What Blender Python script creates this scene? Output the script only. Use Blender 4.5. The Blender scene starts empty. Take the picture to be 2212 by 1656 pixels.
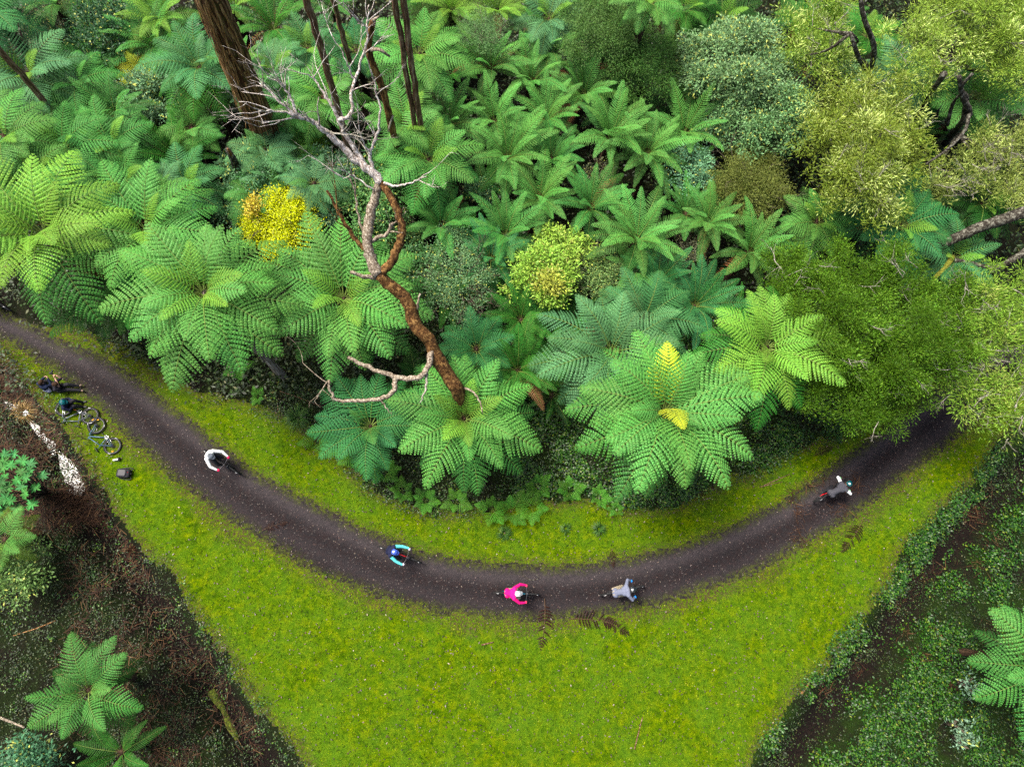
import bpy, math, random
import numpy as np
from mathutils import Vector, Matrix, Quaternion
PI = math.pi
scene = bpy.context.scene
C = scene.collection

# ------------------------------------------------------------------ camera
# The photograph is measured on a 2212 x 1656 grid; the point straight below the drone is at NADIR.
H = 29.5
IW, IH = 2212.0, 1656.0
FPX = 1475.0
CX, CY = IW / 2, IH / 2
NADIR = (1002.0, 1264.0)
_d = Vector(((NADIR[0] - CX) / FPX, -(NADIR[1] - CY) / FPX, -1)).normalized()
_Z = -_d
_X = (Vector((1, 0, 0)) - Vector((1, 0, 0)).dot(_Z) * _Z).normalized()
_Y = _Z.cross(_X)
CAM_M = Matrix((_X, _Y, _Z))                     # camera vector -> world vector
cam_data = bpy.data.cameras.new('camera')
cam_data.sensor_fit = 'HORIZONTAL'
cam_data.sensor_width = 36.0
cam_data.lens = 36.0 * FPX / IW
cam_data.clip_start = 0.1
cam_data.clip_end = 3000
cam = bpy.data.objects.new('camera', cam_data)
C.objects.link(cam)
cam.matrix_world = Matrix.Translation((0, 0, H)) @ CAM_M.to_4x4()
scene.camera = cam

# ------------------------------------------------------------------ light: bright overcast
SUN_EL, SUN_AZ = math.radians(62), math.radians(-60)     # azimuth measured from +Y towards +X
world = bpy.data.worlds.new('World')
scene.world = world
world.use_nodes = True
wn = world.node_tree
wn.nodes.clear()
sky = wn.nodes.new('ShaderNodeTexSky')
sky.sky_type = 'NISHITA'
sky.sun_disc = False
sky.sun_elevation = SUN_EL
sky.sun_rotation = SUN_AZ
sky.air_density = 1.0
sky.dust_density = 7.0
sky.ozone_density = 1.0
bg = wn.nodes.new('ShaderNodeBackground')
bg.inputs['Strength'].default_value = 0.05
wo = wn.nodes.new('ShaderNodeOutputWorld')
wn.links.new(sky.outputs[0], bg.inputs[0])
wn.links.new(bg.outputs[0], wo.inputs[0])
sun_d = bpy.data.lights.new('sun', 'SUN')
sun_d.energy = 1.5
sun_d.angle = math.radians(16)
sun_d.color = (1.0, 0.95, 0.86)
sun = bpy.data.objects.new('sun', sun_d)
C.objects.link(sun)
_sd = Vector((math.sin(SUN_AZ) * math.cos(SUN_EL), math.cos(SUN_AZ) * math.cos(SUN_EL), math.sin(SUN_EL)))
sun.rotation_euler = _sd.to_track_quat('Z', 'Y').to_euler()
sun.location = (0, 0, 60)

scene.view_settings.view_transform = 'Standard'
scene.view_settings.look = 'None'
scene.view_settings.exposure = 2.3
scene.view_settings.gamma = 1.0
scene.view_settings.use_curve_mapping = False
scene.render.engine = 'CYCLES'
scene.cycles.max_bounces = 6
scene.cycles.diffuse_bounces = 1
scene.cycles.glossy_bounces = 2
scene.cycles.transmission_bounces = 2
scene.cycles.use_denoising = False
scene.cycles.caustics_reflective = False
scene.cycles.caustics_refractive = False

# ------------------------------------------------------------------ measuring helpers
def ray(px, py):
    return CAM_M @ Vector(((px - CX) / FPX, -(py - CY) / FPX, -1))

def G(px, py, z=0.0):
    w = ray(px, py)
    return Vector((0, 0, H)) + w * ((z - H) / w.z)

def depth(px, py, z=0.0):
    return (z - H) / ray(px, py).z

def metres(rpx, px, py, z=0.0):
    return rpx * depth(px, py, z) / FPX

def project(p):
    v = CAM_M.transposed() @ (Vector(p) - Vector((0, 0, H)))
    return CX + FPX * v.x / -v.z, CY - FPX * v.y / -v.z

def catmull(pts, n=6):
    pts = [np.array(p, float) for p in pts]
    P = [2 * pts[0] - pts[1]] + pts + [2 * pts[-1] - pts[-2]]
    out = []
    for i in range(1, len(P) - 2):
        p0, p1, p2, p3 = P[i - 1:i + 3]
        for k in range(n):
            t = k / n
            out.append(0.5 * (2 * p1 + (p2 - p0) * t + (2 * p0 - 5 * p1 + 4 * p2 - p3) * t * t + (3 * p1 - p0 - 3 * p2 + p3) * t ** 3))
    out.append(pts[-1])
    return np.array(out)

def ground_poly(pts):
    return np.array([G(p[0], p[1], 0.0)[:2] for p in pts])

def vnoise(x, y, scale, seed):
    rng = np.random.default_rng(seed)
    T = rng.random((256, 256))
    u, v = x / scale, y / scale
    iu, iv = np.floor(u).astype(int), np.floor(v).astype(int)
    fu, fv = u - iu, v - iv
    fu = fu * fu * (3 - 2 * fu); fv = fv * fv * (3 - 2 * fv)
    a = T[iu & 255, iv & 255]; b = T[(iu + 1) & 255, iv & 255]
    c = T[iu & 255, (iv + 1) & 255]; d = T[(iu + 1) & 255, (iv + 1) & 255]
    return (a * (1 - fu) + b * fu) * (1 - fv) + (c * (1 - fu) + d * fu) * fv

def fbm(x, y, scale, seed, octaves=3):
    s = 0; a = 0.5; tot = 0
    for k in range(octaves):
        s = s + a * vnoise(x, y, scale, seed + k); tot += a
        a *= 0.5; scale *= 0.5
    return s / tot

def seg_dist(x, y, poly, closed=False):
    best = np.full(x.shape, 1e9)
    n = len(poly)
    for i in range(n if closed else n - 1):
        ax, ay = poly[i]; bx, by = poly[(i + 1) % n]
        dx, dy = bx - ax, by - ay
        L2 = dx * dx + dy * dy + 1e-12
        t = np.clip(((x - ax) * dx + (y - ay) * dy) / L2, 0, 1)
        best = np.minimum(best, (x - ax - t * dx) ** 2 + (y - ay - t * dy) ** 2)
    return np.sqrt(best)

def inside(x, y, poly):
    r = np.zeros(x.shape, bool)
    n = len(poly)
    for i in range(n):
        ax, ay = poly[i]; bx, by = poly[(i + 1) % n]
        if ay == by:
            continue
        r ^= ((ay > y) != (by > y)) & (x < (bx - ax) * (y - ay) / (by - ay) + ax)
    return r

def sdist(x, y, poly):
    d = seg_dist(x, y, poly, True)
    return np.where(inside(x, y, poly), -d, d)

def smooth(a, b, x):
    t = np.clip((x - a) / (b - a), 0, 1)
    return t * t * (3 - 2 * t)

# ------------------------------------------------------------------ object helpers
def tag(o, label=None, cat=None, group=None, kind=None):
    if label: o['label'] = label
    if cat: o['category'] = cat
    if group: o['group'] = group
    if kind: o['kind'] = kind
    return o

def empty(name, loc=(0, 0, 0), label=None, cat=None, group=None):
    o = bpy.data.objects.new(name, None)
    C.objects.link(o)
    o.location = loc
    o.empty_display_size = 0.3
    return tag(o, label, cat, group)

def link(name, me, parent=None, mat=None):
    o = bpy.data.objects.new(name, me)
    C.objects.link(o)
    if parent is not None: o.parent = parent
    if mat is not None and len(me.materials) == 0: me.materials.append(mat)
    return o

def np_mesh(name, V, faces, mats=(), mi=None, smooth_shade=False):
    """faces: list of (M,k) index arrays"""
    me = bpy.data.meshes.new(name)
    V = np.asarray(V, np.float32)
    me.vertices.add(len(V))
    me.vertices.foreach_set('co', V.ravel())
    faces = [np.asarray(f, np.int32) for f in faces if len(f)]
    nl = sum(f.size for f in faces); npoly = sum(len(f) for f in faces)
    me.loops.add(nl); me.polygons.add(npoly)
    me.loops.foreach_set('vertex_index', np.concatenate([f.ravel() for f in faces]))
    starts = []; s = 0
    for f in faces:
        k = f.shape[1]
        starts.append(s + np.arange(len(f)) * k); s += f.size
    me.polygons.foreach_set('loop_start', np.concatenate(starts).astype(np.int32))
    if mi is not None:
        me.polygons.foreach_set('material_index', np.asarray(mi, np.int32))
    if smooth_shade:
        me.polygons.foreach_set('use_smooth', np.ones(npoly, bool))
    for m in mats: me.materials.append(m)
    me.update(calc_edges=True)
    me.validate()
    return me

class MB:
    """collects shapes into one mesh"""
    def __init__(s): s.v = []; s.f = []; s.m = []
    def add(s, V, F, m=0, M=None):
        b = len(s.v)
        if M is not None: V = [M @ Vector(p) for p in V]
        s.v += [tuple(p) for p in V]
        s.f += [tuple(i + b for i in f) for f in F]
        s.m += [m] * len(F)
    def tube(s, pts, radii, n=6, m=0, cap=True, jit=0.0, rng=None):
        pts = [Vector(p) for p in pts]
        if not hasattr(radii, '__len__'): radii = [radii] * len(pts)
        up = Vector((0.31, 0.17, 0.93)).normalized()
        V = []; F = []
        for i, p in enumerate(pts):
            t = (pts[min(i + 1, len(pts) - 1)] - pts[max(i - 1, 0)])
            t = t.normalized() if t.length > 1e-9 else Vector((0, 0, 1))
            if i == 0:
                u = t.cross(up if abs(t.dot(up)) < 0.95 else Vector((1, 0, 0))).normalized()
            else:
                u = (u - t * u.dot(t)).normalized()
            w = t.cross(u)
            for k in range(n):
                a = 2 * PI * k / n
                r = radii[i] * (1 + (rng.uniform(-jit, jit) if rng else 0))
                V.append(p + (u * math.cos(a) + w * math.sin(a)) * r)
        for i in range(len(pts) - 1):
            for k in range(n):
                a, b = i * n + k, i * n + (k + 1) % n
                F.append((a, b, b + n, a + n))
        if cap:
            F.append(tuple(reversed(range(n)))); F.append(tuple(range((len(pts) - 1) * n, len(pts) * n)))
        s.add(V, F, m)
    def ellipsoid(s, c, r, nu=10, nv=7, m=0, M=None, zmin=-1.0):
        V = []; F = []
        a0 = math.asin(max(-1, zmin))
        for j in range(nv + 1):
            a = a0 + (PI / 2 - a0) * j / nv
            for i in range(nu):
                b = 2 * PI * i / nu
                p = Vector((r[0] * math.cos(a) * math.cos(b), r[1] * math.cos(a) * math.sin(b), r[2] * math.sin(a)))
                if M is not None: p = M @ p
                V.append(p + Vector(c))
        for j in range(nv):
            for i in range(nu):
                F.append((j * nu + i, j * nu + (i + 1) % nu, (j + 1) * nu + (i + 1) % nu, (j + 1) * nu + i))
        F.append(tuple(reversed(range(nu))))
        s.add(V, F, m)
    def torus(s, c, R, r, axis='Y', n=36, k=8, m=0):
        V = []; F = []
        for i in range(n):
            a = 2 * PI * i / n
            for j in range(k):
                b = 2 * PI * j / k
                q = (R + r * math.cos(b))
                p = (q * math.cos(a), r * math.sin(b), q * math.sin(a)) if axis == 'Y' else (q * math.cos(a), q * math.sin(a), r * math.sin(b))
                V.append(Vector(p) + Vector(c))
        for i in range(n):
            for j in range(k):
                F.append((i * k + j, i * k + (j + 1) % k, ((i + 1) % n) * k + (j + 1) % k, ((i + 1) % n) * k + j))
        s.add(V, F, m)
    def box(s, c, d, m=0, M=None, taper=1.0):
        x, y, z = d[0] / 2, d[1] / 2, d[2] / 2
        V = []
        for zz, q in ((-z, 1.0), (z, taper)):
            for a, b in ((-x, -y), (x, -y), (x, y), (-x, y)):
                p = Vector((a * q, b * q, zz))
                if M is not None: p = M @ p
                V.append(p + Vector(c))
        s.add(V, [(3, 2, 1, 0), (4, 5, 6, 7), (0, 1, 5, 4), (1, 2, 6, 5), (2, 3, 7, 6), (3, 0, 4, 7)], m)
    def mesh(s, name, mats, smooth_shade=True):
        me = bpy.data.meshes.new(name)
        me.from_pydata(s.v, [], s.f)
        for q in mats: me.materials.append(q)
        me.polygons.foreach_set('material_index', s.m)
        me.polygons.foreach_set('use_smooth', [smooth_shade] * len(s.f))
        me.update()
        return me
    def build(s, name, mats, parent=None, smooth_shade=True):
        if not isinstance(mats, (list, tuple)): mats = [mats]
        return link(name, s.mesh(name, mats, smooth_shade), parent)

# ------------------------------------------------------------------ materials
class NT:
    def __init__(s, name):
        s.mat = bpy.data.materials.new(name); s.mat.use_nodes = True
        s.t = s.mat.node_tree; s.t.nodes.clear()
        s.out = s.n('OutputMaterial')
    def n(s, typ, **kw):
        nd = s.t.nodes.new('ShaderNode' + typ)
        for k, v in kw.items():
            if k.startswith('_'): setattr(nd, k[1:], v)
        return nd
    def l(s, a, b): s.t.links.new(a, b)
    def put(s, sock, v):
        if hasattr(v, 'links') or isinstance(v, bpy.types.NodeSocket): s.l(v, sock)
        else: sock.default_value = v
    def noise(s, scale, detail=3, rough=0.6, vec=None, dist=0.0):
        nd = s.n('TexNoise')
        nd.inputs['Scale'].default_value = scale; nd.inputs['Detail'].default_value = detail
        nd.inputs['Roughness'].default_value = rough; nd.inputs['Distortion'].default_value = dist
        if vec is not None: s.l(vec, nd.inputs['Vector'])
        return nd.outputs['Fac']
    def ramp(s, fac, stops, interp='LINEAR'):
        nd = s.n('ValToRGB'); cr = nd.color_ramp; cr.interpolation = interp
        while len(cr.elements) < len(stops): cr.elements.new(0.5)
        for e, (p, c) in zip(cr.elements, stops):
            e.position = p; e.color = (c[0], c[1], c[2], 1) if hasattr(c, '__len__') else (c, c, c, 1)
        s.l(fac, nd.inputs[0])
        return nd.outputs[0]
    def mix(s, fac, a, b, typ='MIX'):
        nd = s.n('MixRGB'); nd.blend_type = typ
        for i, v in enumerate((fac, a, b)):
            if isinstance(v, bpy.types.NodeSocket): s.l(v, nd.inputs[i])
            elif i == 0: nd.inputs[0].default_value = v
            else: nd.inputs[i].default_value = (v[0], v[1], v[2], 1)
        return nd.outputs[0]
    def math(s, op, a, b=0.0, c=0.0, clamp=False):
        nd = s.n('Math'); nd.operation = op; nd.use_clamp = clamp
        for i, v in enumerate((a, b, c)):
            if isinstance(v, bpy.types.NodeSocket): s.l(v, nd.inputs[i])
            else: nd.inputs[i].default_value = v
        return nd.outputs[0]
    def maprange(s, v, a, b, c=0.0, d=1.0):
        nd = s.n('MapRange'); s.l(v, nd.inputs[0])
        for i, q in enumerate((a, b, c, d)): nd.inputs[i + 1].default_value = q
        return nd.outputs[0]
    def attr(s, name):
        nd = s.n('Attribute'); nd.attribute_name = name
        return nd.outputs['Fac']
    def coord(s, which='Object'): return s.n('TexCoord').outputs[which]
    def geo_random(s): return s.n('NewGeometry').outputs['Random Per Island']
    def hsv(s, col, h=0.5, sa=1.0, v=1.0):
        nd = s.n('HueSaturation')
        for k, q in (('Hue', h), ('Saturation', sa), ('Value', v)):
            s.put(nd.inputs[k], q)
        s.put(nd.inputs['Color'], col)
        return nd.outputs[0]
    def bump(s, height, strength=0.5, dist=0.02):
        nd = s.n('Bump'); nd.inputs['Strength'].default_value = strength; nd.inputs['Distance'].default_value = dist
        s.l(height, nd.inputs['Height'])
        return nd.outputs[0]
    def bsdf(s, col, rough=0.7, spec=0.3, normal=None, metal=0.0):
        nd = s.n('BsdfPrincipled')
        if isinstance(col, bpy.types.NodeSocket): s.l(col, nd.inputs['Base Color'])
        else: nd.inputs['Base Color'].default_value = (col[0], col[1], col[2], 1)
        s.put(nd.inputs['Roughness'], rough)
        s.put(nd.inputs['Specular IOR Level'], spec)
        nd.inputs['Metallic'].default_value = metal
        if normal is not None: s.l(normal, nd.inputs['Normal'])
        return nd
    def finish(s, shader): s.l(shader.outputs[0], s.out.inputs[0]); return s.mat

def leaf_material(name, hue_var=0.03, val_var=0.5, trans=0.3, rough=0.42, spec=0.45, tip=None):
    """leaf surface: its colour is the object's own colour, varied leaf by leaf"""
    t = NT(name)
    oi = t.n('ObjectInfo')
    r = t.geo_random()
    h = t.math('ADD', t.math('MULTIPLY', t.math('SUBTRACT', r, 0.5), hue_var), t.math('ADD', 0.5, t.math('MULTIPLY', t.math('SUBTRACT', oi.outputs['Random'], 0.5), hue_var * 0.8)))
    r2 = t.math('FRACT', t.math('MULTIPLY', r, 17.31))
    v = t.math('ADD', 1 - val_var * 0.5, t.math('MULTIPLY', r2, val_var))
    v = t.math('MULTIPLY', v, t.math('ADD', 0.86, t.math('MULTIPLY', oi.outputs['Random'], 0.28)))
    col = t.hsv(oi.outputs['Color'], h, 1.0, v)
    if tip is not None:
        r3 = t.math('FRACT', t.math('MULTIPLY', r, 91.7))
        col = t.mix(t.math('GREATER_THAN', r3, tip[1]), col, tip[0])
    b = t.bsdf(col, rough, spec)
    tr = t.n('BsdfTranslucent')
    t.l(t.mix(1.0, col, (1.15, 1.25, 0.6), 'MULTIPLY'), tr.inputs[0])
    mx = t.n('MixShader'); mx.inputs[0].default_value = trans
    t.l(b.outputs[0], mx.inputs[1]); t.l(tr.outputs[0], mx.inputs[2])
    return t.finish(mx)

def plain(name, col, rough=0.6, spec=0.3, var=0.15, scale=40, metal=0.0, bump=0.15):
    t = NT(name)
    nz = t.noise(scale, 3, 0.6, t.coord('Object'))
    c = t.mix(nz, tuple(q * (1 - var) for q in col), tuple(min(1, q * (1 + var)) for q in col))
    return t.finish(t.bsdf(c, rough, spec, t.bump(nz, bump, 0.01), metal))

def bark(name, dark, mid, light, scale=6.0, lightness=0.5, stretch=0.25, bumpd=0.06, moss=None):
    t = NT(name)
    co = t.coord('Object')
    mp = t.n('Mapping'); mp.inputs['Scale'].default_value = (1, 1, stretch)
    t.l(co, mp.inputs['Vector'])
    n1 = t.noise(scale, 5, 0.7, mp.outputs[0], 0.6)
    n2 = t.noise(scale * 0.35, 3, 0.6, co)
    c = t.ramp(n1, [(0.34, dark), (0.49, mid), (0.49 + 0.22 * (1.2 - lightness), light)])
    if moss: c = t.mix(t.maprange(n2, 0.52, 0.68), c, moss)
    else: c = t.mix(t.maprange(n2, 0.45, 0.75, 0, 0.5), c, dark)
    return t.finish(t.bsdf(c, 0.85, 0.2, t.bump(n1, 0.9, bumpd)))

M_frond = leaf_material('frond', 0.02, 0.5, 0.22, 0.5, 0.10)
M_leaf = leaf_material('broad_leaf', 0.03, 0.95, 0.2, 0.45, 0.2, ((0.42, 0.46, 0.10, 1), 0.94))
M_fine = leaf_material('fine_leaf', 0.03, 0.9, 0.3, 0.5, 0.12)
M_rosette = leaf_material('rosette_leaf', 0.03, 0.5, 0.3, 0.6, 0.12)
M_rachis = plain('rachis', (0.13, 0.19, 0.035), 0.6, 0.3, 0.4, 12)
M_rachis_dark = plain('rachis_brown', (0.10, 0.055, 0.025), 0.7, 0.3, 0.4, 12)
M_fibre = bark('fern_trunk_fibre', (0.012, 0.007, 0.004), (0.04, 0.022, 0.012), (0.10, 0.06, 0.035), 14, 0.4, 0.4)
M_twig = bark('shrub_twig', (0.03, 0.02, 0.015), (0.09, 0.065, 0.045), (0.22, 0.19, 0.15), 14, 0.5, 0.4)
# ------------------------------------------------------------------ ground: forest floor, path, lawn, wet ditch
PATH_UP = [(-180, 560), (-60, 640), (0, 668), (60, 692), (130, 730), (250, 785), (350, 855), (470, 950), (560, 1020), (680, 1085), (800, 1145), (900, 1182),
           (1000, 1206), (1100, 1216), (1230, 1218), (1330, 1206), (1450, 1180), (1560, 1140), (1660, 1095), (1740, 1050),
           (1850, 965), (1950, 890), (2040, 825), (2110, 765), (2212, 670), (2330, 550)]
PATH_LO = [(-180, 660), (-60, 705), (0, 735), (60, 770), (150, 832), (230, 900), (300, 970), (380, 1040), (470, 1110), (560, 1168), (640, 1215), (730, 1262),
           (830, 1297), (930, 1320), (1060, 1336), (1180, 1341), (1300, 1332), (1400, 1312), (1500, 1284), (1620, 1238), (1740, 1180),
           (1850, 1112), (1950, 1035), (2050, 960), (2130, 895), (2212, 815), (2400, 620)]
pu = catmull(PATH_UP, 5); pl = catmull(PATH_LO, 5)
POLY_PATH = ground_poly(list(pu) + list(pl[::-1]))
LINE_UP = ground_poly(pu)
LAWN_L = [(-180, 690), (-40, 735), (10, 765), (42, 806), (82, 864), (120, 918), (158, 972), (185, 1020), (218, 1078), (275, 1140), (320, 1200), (370, 1260), (420, 1345),
          (470, 1410), (525, 1500), (580, 1570), (640, 1640), (680, 1760)]
LAWN_R = [(1580, 1760), (1625, 1656), (1680, 1570), (1745, 1480), (1800, 1405), (1870, 1330), (1925, 1255), (1985, 1165), (2060, 1090), (2130, 1005),
          (2190, 930), (2290, 820), (2420, 680)]
POLY_LAWN = ground_poly(list(catmull(LAWN_L, 4)) + list(catmull(LAWN_R, 4)) + list(pl[::-1][::3]) )
VERGE = [(150, 738), (220, 762), (330, 800), (420, 835), (520, 866), (620, 905), (720, 968), (800, 1050), (900, 1095), (1020, 1100), (1100, 1075), (1250, 1065), (1340, 1085),
         (1450, 1080), (1560, 1040), (1650, 1010), (1720, 960), (1800, 940), (1880, 915), (1960, 860), (2060, 780), (2160, 690)]
vg = catmull(VERGE, 4)
POLY_VERGE = ground_poly(list(vg) + list(pl[::-1][8:-14:3]))
DITCH_L = ground_poly(catmull([(-160, 790), (0, 850), (90, 930), (130, 1010), (170, 1090), (240, 1180), (320, 1300), (400, 1420), (480, 1530), (560, 1650), (620, 1780)], 4))
DITCH_R = ground_poly(catmull([(1640, 1760), (1740, 1610), (1800, 1530), (1880, 1430), (1960, 1320), (2040, 1210), (2130, 1110), (2230, 1010), (2330, 900)], 4))

def terrain_np(x, y, dl=None, dp=None):
    if dl is None: dl = np.minimum(sdist(x, y, POLY_LAWN), sdist(x, y, POLY_VERGE))
    if dp is None: dp = sdist(x, y, POLY_PATH)
    off = smooth(0.0, 1.2, np.minimum(dl, dp))
    z = 0.05 * (fbm(x, y, 2.5, 3) - 0.5) + 0.035 * (vnoise(x, y, 0.35, 8) - 0.5)
    z = z - 0.05 * smooth(0.05, -0.25, dp) * 1.0
    z = z + off * (0.35 * (fbm(x, y, 3.0, 21) - 0.45) + 0.10 * (vnoise(x, y, 0.5, 31) - 0.5))
    d1 = seg_dist(x, y, DITCH_L); d2 = seg_dist(x, y, DITCH_R)
    z = z - 0.75 * (1 - smooth(0.1, 1.25, d1)) * smooth(-0.15, 0.5, np.minimum(dl, dp)) - 0.7 * (1 - smooth(0.1, 1.2, d2)) * smooth(-0.15, 0.5, np.minimum(dl, dp))
    return z

def ground_z(x, y):
    return float(terrain_np(np.array([float(x)]), np.array([float(y)]))[0])

def on_ground(px, py, lift=0.0):
    p = G(px, py, 0)
    z = ground_z(p.x, p.y)
    p = G(px, py, z); p.z = z + lift
    return p

CELL = 0.13
gx = np.arange(-33.0, 35.0, CELL); gy = np.arange(-9.5, 34.0, CELL)
NX, NY = len(gx), len(gy)
XX, YY = np.meshgrid(gx, gy, indexing='ij')
XX = XX + (vnoise(XX * 7.7, YY * 7.7, 1.0, 91) - 0.5) * CELL * 0.7
YY = YY + (vnoise(XX * 7.7, YY * 7.7, 1.0, 92) - 0.5) * CELL * 0.7
xf, yf = XX.ravel(), YY.ravel()
D_path = sdist(xf, yf, POLY_PATH)
D_lawn = np.minimum(sdist(xf, yf, POLY_LAWN), sdist(xf, yf, POLY_VERGE))
D_in = seg_dist(xf, yf, LINE_UP)
ZZ = terrain_np(xf, yf, D_lawn, D_path)
nz_e = (fbm(xf, yf, 0.9, 5) - 0.5) * 0.55 + (vnoise(xf, yf, 0.22, 6) - 0.5) * 0.22
DPn = D_path + nz_e * 0.6
DLn = D_lawn + nz_e * 1.2 + (fbm(xf, yf, 2.6, 15) - 0.5) * 0.9
idx = np.arange(NX * NY).reshape(NX, NY)
quads = np.stack([idx[:-1, :-1], idx[1:, :-1], idx[1:, 1:], idx[:-1, 1:]], -1).reshape(-1, 4)
cp = DPn[quads].mean(1); cl = DLn[quads].mean(1)
zone = np.where(cp < 0, 0, np.where((cl < 0) | ((D_path[quads].mean(1) < 0.8) & (D_lawn[quads].mean(1) < 0.9)), 1, 2))

# path: dark purple-grey gravel with red-brown litter and a paler worn rut along its inner side
t = NT('gravel_path')
co = t.coord('Object')
vo = t.n('TexVoronoi'); vo.inputs['Scale'].default_value = 30; t.l(co, vo.inputs['Vector'])
nf = t.noise(60, 2, 0.7, co); nm = t.noise(1.6, 4, 0.65, co); nm2 = t.noise(5.0, 4, 0.7, co, 0.5)
vcol = t.n('SeparateColor'); t.l(vo.outputs['Color'], vcol.inputs[0])
c = t.mix(nm, (0.0068, 0.0058, 0.0066), (0.0175, 0.0152, 0.0172))
c = t.mix(t.maprange(nm2, 0.42, 0.66, 0, 0.9), c, (0.0165, 0.0078, 0.0072))
c = t.mix(t.maprange(vcol.outputs[0], 0.0, 1.0, 0.0, 0.55), c, t.mix(0.5, c, (0.045, 0.039, 0.041)))
c = t.mix(t.math('GREATER_THAN', vcol.outputs[1], 0.987), c, (0.10, 0.088, 0.08))
c = t.mix(t.maprange(nf, 0.3, 0.7, 0, 0.5), c, (0.004, 0.003, 0.0033))
rut = t.math('MULTIPLY', t.maprange(t.attr('rut'), 0, 1, 0, 0.75), t.maprange(nm2, 0.3, 0.6, 0.45, 1))
c = t.mix(rut, c, (0.046, 0.039, 0.042))
mossy = t.math('MULTIPLY', t.attr('moss'), t.maprange(t.noise(7, 4, 0.7, co), 0.42, 0.62))
c = t.mix(mossy, c, (0.055, 0.070, 0.006))
M_path = t.finish(t.bsdf(c, 0.9, 0.1, t.bump(t.math('ADD', vo.outputs['Distance'], t.math('MULTIPLY', nf, 0.6)), 0.7, 0.03)))

# lawn: mossy turf, lime and deeper green patches, dark gaps
t = NT('mossy_lawn')
co = t.coord('Object')
n1 = t.noise(0.5, 3, 0.6, co); n2 = t.noise(3.2, 4, 0.7, co, 0.4); n3 = t.noise(26, 3, 0.75, co); n4 = t.noise(11, 3, 0.7, co)
c = t.ramp(n2, [(0.28, (0.014, 0.040, 0.001)), (0.47, (0.058, 0.112, 0.001)), (0.66, (0.130, 0.170, 0.001))])
c = t.mix(t.maprange(n1, 0.38, 0.62, 0, 0.6), c, (0.060, 0.135, 0.008))
c = t.mix(t.maprange(n3, 0.50, 0.30, 0, 0.8), c, (0.010, 0.020, 0.002))
c = t.mix(t.maprange(t.noise(7.5, 3, 0.75, co, 0.5), 0.56, 0.66, 0, 0.8), c, (0.014, 0.024, 0.004))
c = t.mix(t.maprange(n4, 0.60, 0.78, 0, 0.6), c, (0.17, 0.21, 0.03))
c = t.mix(t.math('MULTIPLY', t.attr('worn'), t.maprange(n4, 0.40, 0.6)), c, (0.055, 0.035, 0.020))
M_lawn = t.finish(t.bsdf(c, 0.95, 0.0, t.bump(t.math('ADD', n3, n4), 0.9, 0.05)))

# forest floor: dark wet soil and leaf litter with some moss
t = NT('forest_floor')
co = t.coord('Object')
n1 = t.noise(0.9, 4, 0.65, co); n2 = t.noise(9, 4, 0.75, co, 0.8); n3 = t.noise(40, 2, 0.7, co)
c = t.ramp(n2, [(0.3, (0.002, 0.0014, 0.0012)), (0.52, (0.0065, 0.004, 0.003)), (0.75, (0.019, 0.011, 0.0075))])
c = t.mix(t.math('MULTIPLY', t.attr('green'), t.maprange(n1, 0.38, 0.56, 0.15, 1.0)), c, t.mix(n3, (0.002, 0.007, 0.0006), (0.015, 0.036, 0.0012)))
M_floor = t.finish(t.bsdf(c, 0.9, 0.12, t.bump(t.math('ADD', n2, t.math('MULTIPLY', n3, 0.5)), 1.0, 0.08)))

def zone_mesh(name, k, mat):
    q = quads[zone == k]
    used = np.unique(q)
    remap = np.full(NX * NY, -1, np.int64); remap[used] = np.arange(len(used))
    V = np.stack([xf[used], yf[used], ZZ[used]], 1)
    me = np_mesh(name, V, [remap[q]], [mat], None, True)
    o = link(name, me); tag(o, kind='structure')
    return o, me, used
def point_attr(me, name, vals):
    a = me.attributes.new(name, 'FLOAT', 'POINT'); a.data.foreach_set('value', np.asarray(vals, np.float32))
po, pm, pus = zone_mesh('path', 0, M_path)
point_attr(pm, 'rut', np.maximum(np.exp(-((D_in[pus] - 0.55) / 0.32) ** 2), 0.35 * np.exp(-((D_in[pus] - 1.7) / 0.3) ** 2)))
point_attr(pm, 'moss', smooth(-0.55, 0.0, DPn[pus]))
lo, lm, lus = zone_mesh('lawn', 1, M_lawn)
point_attr(lm, 'worn', np.maximum(smooth(0.45, 0.0, DPn[lus]) * 0.8, smooth(-0.8, 0.0, DLn[lus])))
fo, fm, fus = zone_mesh('forest_floor', 2, M_floor)
point_attr(fm, 'green', np.where(yf[fus] > 12, 0.35, np.clip(0.55 + 0.45 * smooth(-2, 8, xf[fus]), 0, 1)) * smooth(0.25, 1.0, np.minimum(seg_dist(xf[fus], yf[fus], DITCH_L), seg_dist(xf[fus], yf[fus], DITCH_R))))
# the land beyond the modelled clearing, one big sheet a little lower
big = MB(); S = 600
big.add([(-S, -S, -1.1), (S, -S, -1.1), (S, S, -1.1), (-S, S, -1.1)], [(0, 1, 2, 3)])
tag(big.build('ground', M_floor, None, False), kind='structure')

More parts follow.
